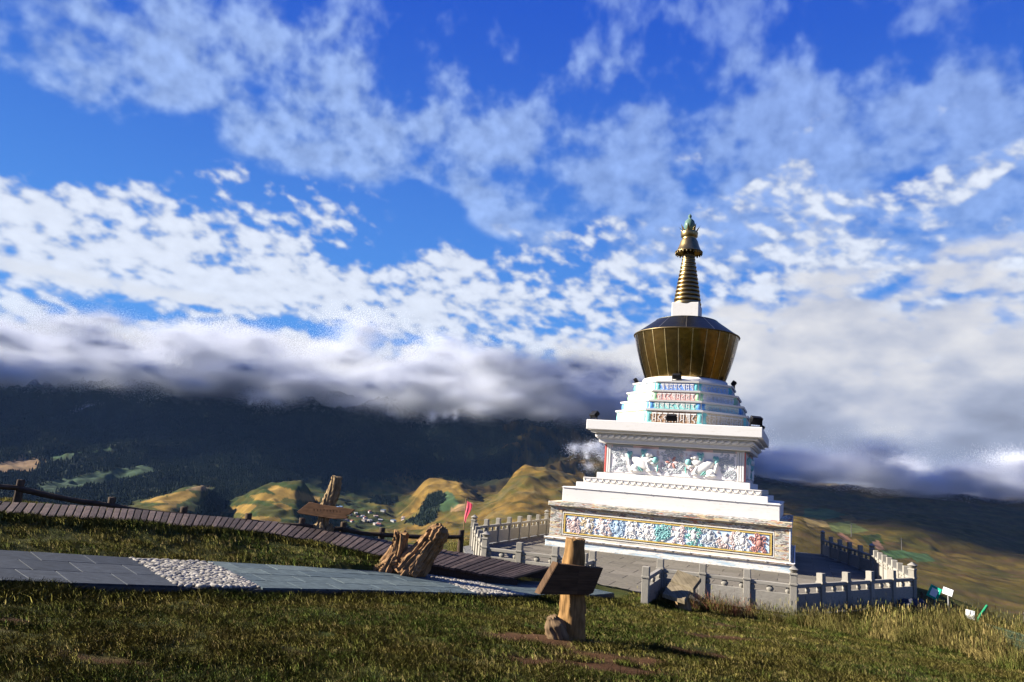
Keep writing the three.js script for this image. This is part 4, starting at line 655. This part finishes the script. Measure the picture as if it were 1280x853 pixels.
{
  const sector = (r0, y0, r1, y1, a0, a1, seg = 3, bulge = 0) => { const P = [], I = [], U = []; const rows = 6; for (let j = 0; j <= rows; j++) for (let i = 0; i <= seg; i++) { const t = j / rows, a = mix(a0, a1, i / seg), r = mix(r0, r1, t) + bulge * Math.sin(t * Math.PI); P.push(Math.sin(a) * r, mix(y0, y1, t), Math.cos(a) * r); U.push(a * 0.9, t * 1.3); } for (let j = 0; j < rows; j++) for (let i = 0; i < seg; i++) { const k = j * (seg + 1) + i; I.push(k, k + 1, k + seg + 1, k + 1, k + seg + 2, k + seg + 1); } const g = new THREE.BufferGeometry(); g.setAttribute('position', new THREE.Float32BufferAttribute(P, 3)); g.setAttribute('uv', new THREE.Float32BufferAttribute(U, 2)); g.setIndex(I); g.computeVertexNormals(); return g; };
  const bowl = part(stupa, 'bowl', new THREE.CylinderGeometry(2.36, 1.78, 2.1, 48).translate(0, 8.76, 0), DARKGOLD);
  for (let k = 0; k < 24; k++) {
    const a = k * 15 * DEG, b = a + 15 * DEG;
    part(bowl, 'bowl_panel', sector(1.84, 7.72, 2.44, 9.86, a, b, 3, 0.05), GOLD[Math.floor(hash(k, 77) * 4)]);
    part(bowl, 'seam', sector(1.86, 7.73, 2.46, 9.85, a - 0.007, a + 0.007, 1, 0.05), SEAM);
  }
  const roof = part(stupa, 'bowl_roof', new THREE.CylinderGeometry(1.42, 2.36, 0.7, 48).translate(0, 10.22, 0), ROOF[0]);
  part(roof, 'rim', new THREE.TorusGeometry(2.46, 0.035, 8, 64).rotateX(Math.PI / 2).translate(0, 9.88, 0), DARKGOLD);
  for (let k = 0; k < 12; k++) { const a = (k * 30 + 8) * DEG; part(roof, 'roof_panel', sector(2.46, 9.9, 1.48, 10.62, a, a + 30 * DEG, 6), ROOF[k % 2]); part(roof, 'seam', sector(2.475, 9.905, 1.495, 10.63, a - 0.008, a + 0.008, 1), SEAM); }
  part(roof, 'roof_top', new THREE.CylinderGeometry(1.48, 1.48, 0.03, 48).translate(0, 10.63, 0), ROOF[1]);
}
part(stupa, 'spire_base', rbox(1.26, 0.86, 1.26, 0.03, 0, 11.06, 0), lime);
{
  const spire = part(stupa, 'spire', new THREE.CylinderGeometry(0.27, 0.56, 2.66, 32).translate(0, 12.8, 0), DARKGOLD), n = 13;
  for (let k = 0; k < n; k++) { const t = k / (n - 1), R = mix(0.67, 0.30, t), y = mix(11.56, 14.0, Math.pow(t, 0.95)), h = mix(0.115, 0.075, t); part(spire, 'ring', new THREE.LatheGeometry([[R - 0.16, -h], [R - 0.02, -h * 0.9], [R, -h * 0.3], [R - 0.03, h * 0.6], [R - 0.16, h]].map(([x, y2]) => new THREE.Vector2(x, y + y2)), 40), SPIRE); }
  const bell = part(stupa, 'canopy_bell', new THREE.LatheGeometry([[0.3, 14.2], [0.66, 14.12], [0.67, 14.17], [0.58, 14.25], [0.48, 14.5], [0.42, 14.72], [0.36, 14.82], [0.34, 14.84], [0.34, 14.92], [0.4, 14.96], [0.42, 15.16], [0.38, 15.22], [0.1, 15.25]].map(([x, y]) => new THREE.Vector2(x, y)), 40), SPIRE);
  for (let k = 0; k < 22; k++) { const a = k / 22 * 6.283; part(bell, 'fringe', new THREE.SphereGeometry(0.055, 6, 5).scale(1, 1.5, 0.6).rotateY(a), DARKGOLD, [0.63 * Math.sin(a), 14.1, 0.63 * Math.cos(a)]); }
  for (let k = 0; k < 8; k++) { const a = k / 8 * 6.283; const leaf = part(bell, 'crown_leaf', new THREE.ConeGeometry(0.1, 0.36, 6).scale(1, 1, 0.35).rotateX(0.5).translate(0, 15.38, 0.43), SPIRE); leaf.rotation.y = a; }
  const jade = matte({ color: new THREE.Color().setRGB(0.09, 0.15, 0.12), roughness: 0.3 });
  part(stupa, 'jewel', new THREE.LatheGeometry([[0.0, 15.2], [0.2, 15.22], [0.26, 15.4], [0.27, 15.58], [0.22, 15.78], [0.1, 15.9], [0.05, 15.93], [0.09, 16.0], [0.08, 16.08], [0.0, 16.17]].map(([x, y]) => new THREE.Vector2(x, y)), 28), jade);
}
// ------------------------------------------------------------------ floodlights on the stupa
{
  const proto = (label, p, yaw, tilt, s = 1) => {
    const t = thing('floodlight', label, 'floodlight', 'floodlights mounted on the stupa', p, yaw), blk = std(0.012, 0.012, 0.014, 0.45);
    const head = part(t, 'housing', rbox(0.42 * s, 0.28 * s, 0.2 * s, 0.03, 0, 0, 0), blk, [0, 0.24 * s, 0.02]); head.rotation.x = tilt;
    part(head, 'glass', box(0.36 * s, 0.22 * s, 0.01, 0, 0, 0.106 * s), matte({ color: new THREE.Color().setRGB(0.03, 0.03, 0.035), roughness: 0.1 }));
    part(t, 'bracket', merged([box(0.03, 0.28 * s, 0.04, -0.23 * s, 0.14 * s, 0), box(0.03, 0.28 * s, 0.04, 0.23 * s, 0.14 * s, 0), box(0.49 * s, 0.03, 0.06, 0, 0.014, 0)]), blk);
  };
  const at = (t, n, h) => W2(t, n, h);
  proto('black floodlight at the left end of the white slab, aimed up the stupa', at(-3.42, 3.42, 5.47), -YAW + Math.PI * 0.78, 0.7);
  proto('black floodlight in the middle of the white slab below the script bands', at(0.0, 3.5, 5.47), -YAW + Math.PI, -0.5);
  proto('black floodlight at the shaded corner of the white slab, larger than the rest', at(3.42, 3.42, 5.47), -YAW + Math.PI * 1.2, -0.5, 1.15);
  proto('black floodlight peeping over the shaded side edge of the slab', at(3.5, -0.2, 5.47), -YAW + Math.PI * 1.5, -0.5);
  proto('small black floodlight at the foot of the gilded bowl, facing the valley path', at(-0.05, 2.15, 7.48), -YAW + Math.PI, -0.6, 0.85);
  proto('small black floodlight at the sunny side of the top script tier', at(-2.28, 0.3, 7.48), -YAW + Math.PI / 2, -0.6, 0.85);
  proto('small black floodlight at the shady side of the top script tier', at(2.28, 0.2, 7.48), -YAW - Math.PI / 2, -0.6, 0.85);
}

// ------------------------------------------------------------------ grass
const onGround = (px, py) => { let y = -0.8; for (let i = 0; i < 14; i++) { const p = atY(px, py, Math.min(y, 1.2)); y = mix(y, groundY(p.x, p.z, false), 0.6); } return atY(px, py, y); };
const ring = (c, n) => Array.from({ length: n + 1 }, (_, i) => { const p = c.getPoint(i / n); return [p.x, p.z]; });
const PATH_POLY = [...ring(pfC, 40), ...ring(pbC, 40).reverse()];
const WALK_POLY = [...Array.from({ length: 41 }, (_, i) => walkEdge(i / 40, 0)), ...Array.from({ length: 41 }, (_, i) => walkEdge(1 - i / 40, 2.5))].map((p) => [p.x, p.z]);
const PLAT_POLY = OCT.map(([t, n]) => { const p = W2(t + (t - 0.7) * 0.03, n + (n - 4.2) * 0.03); return [p.x, p.z]; }), ENTRY = [[-1.25, 14], [1.0, 14], [1.0, 16.6], [-1.25, 16.6]].map(([t, n]) => { const p = W2(t, n); return [p.x, p.z]; });
const TALL = [[7.2, -17.5], [8, -16.2], [9.0, -14.2], [9.1, -12], [8.3, -10.4], [8.6, -8.6], [13, -8], [14.4, -13], [14.8, -19], [14.6, -22], [12.9, -21.9], [10.4, -20.1], [8, -18.6]];
const free = (x, z) => { const p = [x, z]; return !inPoly(p, PATH_POLY) && !inPoly(p, WALK_POLY) && !inPoly(p, PLAT_POLY) && !inPoly(p, ENTRY); };
function bladeSet(seed, count, spread, h0, h1, w, lean, heads = 0) {
  const r = rng(seed), pos = [], nor = [], idx = [];
  const quadv = (p, n) => { pos.push(p.x, p.y, p.z); nor.push(n.x, n.y, n.z); return pos.length / 3 - 1; };
  for (let k = 0; k < count; k++) {
    const a = r() * 6.283, d = Math.sqrt(r()) * spread, h = mix(h0, h1, r()), b = r() * 6.283, L = lean * (0.3 + r()), o = V(Math.cos(a) * d, 0, Math.sin(a) * d), dir = V(Math.cos(b), 0, Math.sin(b)), sd = V(-dir.z, 0, dir.x), n = V(dir.x * 0.4 + (r() - 0.5) * 0.5, 0.75, dir.z * 0.4 + (r() - 0.5) * 0.5).normalize();
    let prev = null; const S = h > 0.2 ? 4 : 2;
    for (let s = 0; s <= S; s++) { const t = s / S, c = o.clone().addScaledVector(dir, L * h * t * t).add(V(0, h * t * (1 - 0.22 * L * t), 0)), ww = w * (1 - t * 0.85) * 0.5, i0 = quadv(c.clone().addScaledVector(sd, ww), n), i1 = quadv(c.clone().addScaledVector(sd, -ww), n); if (prev) idx.push(prev[0], prev[1], i0, i0, prev[1], i1); prev = [i0, i1];
      if (s === S && r() < heads) { for (let q = 0; q < 3; q++) { const e = c.clone().add(V(0, -0.03 * q, 0)), f = w * 1.6; const j0 = quadv(e.clone().addScaledVector(sd, f), n), j1 = quadv(e.clone().add(V(0, 0.05, 0)), n), j2 = quadv(e.clone().addScaledVector(sd, -f).addScaledVector(dir, f), n); idx.push(j0, j1, j2); } } }
  }
  const g = new THREE.BufferGeometry(); g.setAttribute('position', new THREE.Float32BufferAttribute(pos, 3)); g.setAttribute('normal', new THREE.Float32BufferAttribute(nor, 3)); g.setIndex(idx); return g;
}
const bladeMat = matte({ color: 0xffffff, roughness: 0.9, side: THREE.DoubleSide });
function meadow(name, label, geo, list, category = 'grass') {
  const m = new THREE.InstancedMesh(geo, bladeMat, list.length), M = new THREE.Matrix4(), q = new THREE.Quaternion(), C = new THREE.Color(), up = V(0, 1, 0);
  list.forEach(([x, y, z, s, c, h], i) => { q.setFromAxisAngle(up, i * 2.399); m.setMatrixAt(i, M.compose(V(x, y, z), q, V(s, s * (h ?? 1), s))); m.setColorAt(i, C.setRGB(...c)); });
  m.name = name; m.userData = { kind: 'stuff', label, category }; scene.add(finish(m));
}
{
  const r = rng(17), lists = [[], [], []];
  const tint = (x, z, k) => { const g = fbm(x * 0.35, z * 0.35, 3, N2b), n = fbm(x * 1.6, z * 1.6, 2); let c = mix3([0.070, 0.100, 0.018], [0.145, 0.130, 0.030], clamp(0.5 + 1.7 * g + 0.6 * n)); if (k < 0.14) c = mix3(c, [0.27, 0.20, 0.085], 0.75); else if (k < 0.45) c = mix3(c, [0.16, 0.13, 0.045], 0.6); const f = 0.88 + 0.56 * hash(Math.floor(k * 1e6)); return c.map((v) => v * f); };
  for (let k = 0; k < 340000; k++) {
    const z = -4.6 - 17.5 * Math.pow(r(), 0.85), w = -z * 0.82 + 1, x = (r() * 2 - 1) * w, keep = r(), kk = r();
    const near = z > -8.5 ? 1 : z > -13 ? 0.72 : 0.5; if (keep > near) continue;
    if (x < -13 || outside(x, z) > 0.3) continue;
    const s = soilAt(x, z); if (r() < s * 1.15) continue;
    if (!free(x, z)) continue;
    const patch = fbm(x * 1.1 + 4, z * 1.1, 3), lush = sstep(-0.3, 0.4, patch), tall = inPoly([x, z], TALL);
    if (r() > 0.62 + 0.38 * lush) continue;
    lists[Math.floor(r() * 3)].push([x, groundY(x, z) - 0.012, z, (0.6 + 0.55 * r() + 0.35 * lush) * (tall ? 1.5 : 1) * (z < -13 ? 1.25 : 1), tint(x, z, kk)]);
  }
  // longer unmown grass at the foot of the path and the boardwalk
  for (let k = 0; k < 14000; k++) {
    const s = r(), on = r() < 0.62; let p, sd;
    if (on) { p = pfC.getPoint(s * 0.97); const q = pbC.getPoint(s * 0.97); sd = p.clone().sub(q).setY(0).normalize(); p.addScaledVector(sd, 0.05 + 0.75 * r() * r()); } else { p = walkEdge(s, -0.03 - 0.25 * r() * r()); }
    if (!free(p.x, p.z) || outside(p.x, p.z) > 0) continue;
    lists[k % 3].push([p.x, groundY(p.x, p.z) - 0.015, p.z, 1.3 + 1.3 * r(), tint(p.x, p.z, 0.2 + 0.8 * r())]);
  }
  lists.forEach((l, i) => meadow('lawn_grass', ['short patchy turf of the lawn', 'short patchy turf of the lawn', 'short patchy turf of the lawn'][i], bladeSet(30 + i, 11, 0.055, 0.025, 0.07, 0.0055, 0.9), l));
  // straw stalks
  const st = []; for (let k = 0; k < 2600; k++) { const z = -4.8 - 9 * r(), x = (r() * 2 - 1) * (-z * 0.8); if (free(x, z) && outside(x, z) < 0) st.push([x, groundY(x, z), z, 0.6 + 0.7 * r(), [0.22 + 0.08 * r(), 0.17, 0.08], 1]); }
  meadow('dry_stalks', 'thin dry stalks scattered on the lawn', bladeSet(44, 3, 0.05, 0.05, 0.13, 0.005, 1.8), st, 'stalks');
  // tall grass on the right and by the railing
  const tall = [[], []], col = (k) => mix3(mix3([0.22, 0.165, 0.055], [0.34, 0.25, 0.10], r()), [0.10, 0.115, 0.025], k);
  const xs = TALL.map((p) => p[0]), zs = TALL.map((p) => p[1]), bx = [Math.min(...xs), Math.max(...xs)], bz = [Math.min(...zs), Math.max(...zs)];
  for (let k = 0; k < 30000 && tall[0].length + tall[1].length < 4600; k++) {
    const x = mix(bx[0], bx[1], r()), z = mix(bz[0], bz[1], r()); if (!inPoly([x, z], TALL) || !free(x, z) || z > -4.5) continue;
    const n = fbm(x * 0.5, z * 0.5, 3), u = fbm(x * 0.9 + 7, z * 0.9, 2, N2b); if (r() > 0.5 + n) continue;
    tall[k % 2].push([x, groundY(x, z) - 0.02, z, (0.42 + 0.5 * r() + 0.3 * n) * (x > 10 && z > -17 ? 0.72 : 1), col(clamp(0.45 + 1.2 * u + 0.5 * (r() - 0.5)))]);
  }
  for (let k = 0; k < 900; k++) {                                                 // in front of the railing and round the notice board
    const t = mix(g2[0] - 0.2, OCT[1][0] + 3.2, r()), over = t > OCT[1][0], n = over ? 14.4 - (t - OCT[1][0]) * 1.6 + 0.3 + r() * 0.7 : 14.62 + 0.9 * r() * r(), p = W2(t, n); if (!free(p.x, p.z)) continue;
    const g = fbm(p.x * 1.4, p.z * 1.4, 2), rust = t > 2.2 && t < 4 && r() < 0.4;
    tall[k % 2].push([p.x, groundY(p.x, p.z) - 0.02, p.z, (0.45 + 0.45 * r()) * (1 + 0.5 * g), rust ? [0.24, 0.10, 0.06] : col(clamp(0.55 + g + 0.5 * (r() - 0.5)))]);
  }
  for (let k = 0; k < 260; k++) { const p = onGround(mix(560, 604, r()), mix(680, 700, r())); if (free(p.x, p.z)) tall[k % 2].push([p.x, groundY(p.x, p.z), p.z, 0.4 + 0.4 * r(), col(0.4 + 0.5 * r())]); }
  meadow('tall_grass', 'tall straw-coloured grass gone to seed at the hill edge', bladeSet(51, 26, 0.17, 0.2, 0.85, 0.0045, 1.1, 0.25), tall[0]);
  meadow('tall_grass', 'tall straw-coloured grass gone to seed at the hill edge', bladeSet(52, 30, 0.17, 0.12, 0.6, 0.006, 1.3, 0.08), tall[1]);
}
// ------------------------------------------------------------------ wire fence, plates and signs below the right edge
{
  const green = std(0.015, 0.17, 0.075, 0.5), wire = std(0.06, 0.12, 0.09, 0.5), pts = [[1168, 771, -31], [1223, 774, -20.5], [1316, 800, -13.5]].map(([x, y, z]) => atZ(x, y, z));
  const t = thing('wire_fence', 'green wire mesh fence with angled post tops below the tall grass', 'fence', null, pts[1]);
  pts.forEach((p, i) => { const q = p.clone().sub(pts[1]); const o = part(t, 'post', new THREE.CylinderGeometry(0.035, 0.035, 2.2, 10).translate(0, -1.1, 0), green, [q.x, q.y, q.z]); part(o, 'angled_top', new THREE.CylinderGeometry(0.033, 0.035, 0.46, 10).translate(0, 0.23, 0).rotateZ(-0.62), green); });
  for (let i = 0; i < 2; i++) {
    const a = pts[i].clone().sub(pts[1]), b = pts[i + 1].clone().sub(pts[1]), L = [], n = Math.round(a.distanceTo(b) / 0.08), d = b.clone().sub(a), yaw = Math.atan2(-d.z, d.x), flat = Math.hypot(d.x, d.z);
    for (let k = 0; k <= n; k++) { const p = a.clone().lerp(b, k / n); L.push(box(0.0024, 1.9, 0.0024, p.x, p.y - 1.0, p.z)); }
    for (let k = 0; k < 16; k++) { const m = a.clone().lerp(b, 0.5), g = box(a.distanceTo(b), 0.003, 0.003).rotateZ(Math.atan2(d.y, flat)).rotateY(yaw).translate(m.x, m.y - 0.08 - k * 0.12, m.z); L.push(g); }
    part(t, 'wire_mesh', merged(L), wire).userData.kind = 'stuff';
  }
  const plate = (px, py, z, w, h, label, tilt, frame) => { const p = atZ(px, py, z), o = thing('notice_plate', label, 'plate', null, p, -0.75); const a = part(o, 'plate', rbox(w, h, 0.02, 0.006), std(0.72, 0.73, 0.72, 0.6)); a.rotation.z = tilt; if (frame) { const f = part(o, 'frame', merged([rbox(w + 0.12, 0.07, 0.04, 0.01, 0, h / 2 + 0.025, 0), rbox(w + 0.12, 0.07, 0.04, 0.01, 0, -h / 2 - 0.025, 0), rbox(0.065, h, 0.04, 0.01, -w / 2 - 0.027, 0, 0), rbox(0.065, h, 0.04, 0.01, w / 2 + 0.027, 0, 0)]), std(0.02, 0.32, 0.2, 0.5)); f.rotation.z = tilt; } part(o, 'stake', new THREE.CylinderGeometry(0.02, 0.02, 2.4, 8).translate(0, -1.2, -0.04), std(0.25, 0.24, 0.22)); };
  plate(1213, 769, -21, 0.22, 0.25, 'small square white plate hung on the wire fence beside a green post', -0.06);
  plate(1185, 740, -21.5, 0.26, 0.19, 'slanted white plate on a stake above the wire fence', -0.25);
  plate(1168, 741, -22, 0.19, 0.25, 'white notice in a green frame on a stake above the wire fence', -0.4, true);
  const s = atZ(1154, 768, -22), k = thing('wooden_stake', 'thin brown wooden stake at the corner of the stone railing', 'stake', null, s.clone().add(V(0, -0.5, 0)));
  part(k, 'shaft', limb([[0, -0.2, 0, 0.045], [0.01, 0.6, 0, 0.045], [-0.02, 1.12, 0, 0.035]], { seg: 10, along: 12, base: [0.12, 0.08, 0.05], dark: [0.06, 0.04, 0.03], jag: 0.03 }), limbMat); part(k, 'wire_tie', new THREE.TorusGeometry(0.05, 0.008, 5, 10).rotateX(1.57).translate(0, 0.75, 0), wire);
}
{ // dark stones at the foot of the railing corner
  const rock = (seed) => { const g = mergeVertices(new THREE.IcosahedronGeometry(1, 3).deleteAttribute('normal').deleteAttribute('uv')); const p = g.attributes.position; for (let i = 0; i < p.count; i++) { const v = V(p.getX(i), p.getY(i), p.getZ(i)), k = 1 + 0.35 * N3(v.x * 1.1 + seed, v.y * 1.1, v.z * 1.1) + 0.12 * N3(v.x * 3, v.y * 3 + seed, v.z * 3); p.setXYZ(i, v.x * k, v.y * k, v.z * k); } g.computeVertexNormals(); return g; };
  [[1143, 757, -21.2, 0.26], [1133, 760, -21.0, 0.2], [1150, 761, -21, 0.17], [1122, 763, -20.6, 0.16]].forEach(([x, y, z, s], i) => { const o = finish(new THREE.Mesh(rock(i * 5), std(0.04, 0.042, 0.055))); o.name = numbered('dark_stone'); o.position.copy(atZ(x, y, z)); o.scale.set(s * 1.3, s * 0.8, s); o.userData = { label: 'dark rough stone piled below the corner of the stone railing', category: 'stone', group: 'stones below the railing corner' }; scene.add(o); });
}
// ------------------------------------------------------------------ village in the valley and poles on the slopes
{
  const r = rng(63), wallG = box(1, 1, 1, 0, 0.5, 0), roofG = (() => { const s = new THREE.Shape([new THREE.Vector2(-0.58, 0), new THREE.Vector2(0.58, 0), new THREE.Vector2(0, 0.38)]); return new THREE.ExtrudeGeometry(s, { depth: 1.1, bevelEnabled: false }).translate(0, 1, -0.55); })();
  const roofs = [[std(0.2, 0.08, 0.065), 'red-brown'], [std(0.22, 0.22, 0.235), 'pale grey'], [std(0.09, 0.14, 0.21), 'blue'], [std(0.26, 0.19, 0.17), 'pinkish']], walls = [std(0.3, 0.29, 0.27), std(0.24, 0.215, 0.18)];
  for (let k = 0; k < 26; k++) {
    const px = 432 + 84 * r(), az = Math.atan((px - 640) / FOCAL) * 1.0 + 0.012, d = 1960 + 200 * r(), x = Math.sin(az) * d, z = -Math.cos(az) * d, y = terrainY(x, z), [rm, rn] = roofs[k % 4];
    const h = thing('village_house', `small valley house with ${rn} roof and ${k % 2 ? 'buff' : 'white'} walls`, 'house', `valley houses with ${rn} roofs and ${k % 2 ? 'buff' : 'white'} walls`, V(x, y - 1, z), r() * 3), w = 8 + 6 * r(), l = 7 + 4 * r(), hh = 3 + 2 * r();
    part(h, 'wall', wallG, walls[k % 2]).scale.set(w, hh + 1, l); part(h, 'roof', roofG, rm).scale.set(w, hh + 1, l);
  }
  [[1065, 625, 1150], [1126, 648, 1350], [1271, 712, 420], [1272, 730, 380]].forEach(([px, , d], i) => { const az = Math.atan((px - 640) / FOCAL) + 0.005, x = Math.sin(az) * d, z = -Math.cos(az) * d, y = terrainY(x, z), s = d > 1000 ? 1.6 : 0.9, t = thing('utility_pole', i < 2 ? 'tall pale utility pole on the far brown slope' : 'dark wooden utility pole on the lower slope', 'pole', i < 2 ? 'poles on the far slope' : 'poles on the lower slope', V(x, y, z)); part(t, 'shaft', new THREE.CylinderGeometry(0.25 * s, 0.4 * s, 12 * s, 8).translate(0, 6 * s, 0), std(0.1, 0.09, 0.08)); part(t, 'crossarm', box(3 * s, 0.3 * s, 0.3 * s, 0, 11 * s, 0), std(0.1, 0.09, 0.08)); });
}
renderer.render(scene, camera);
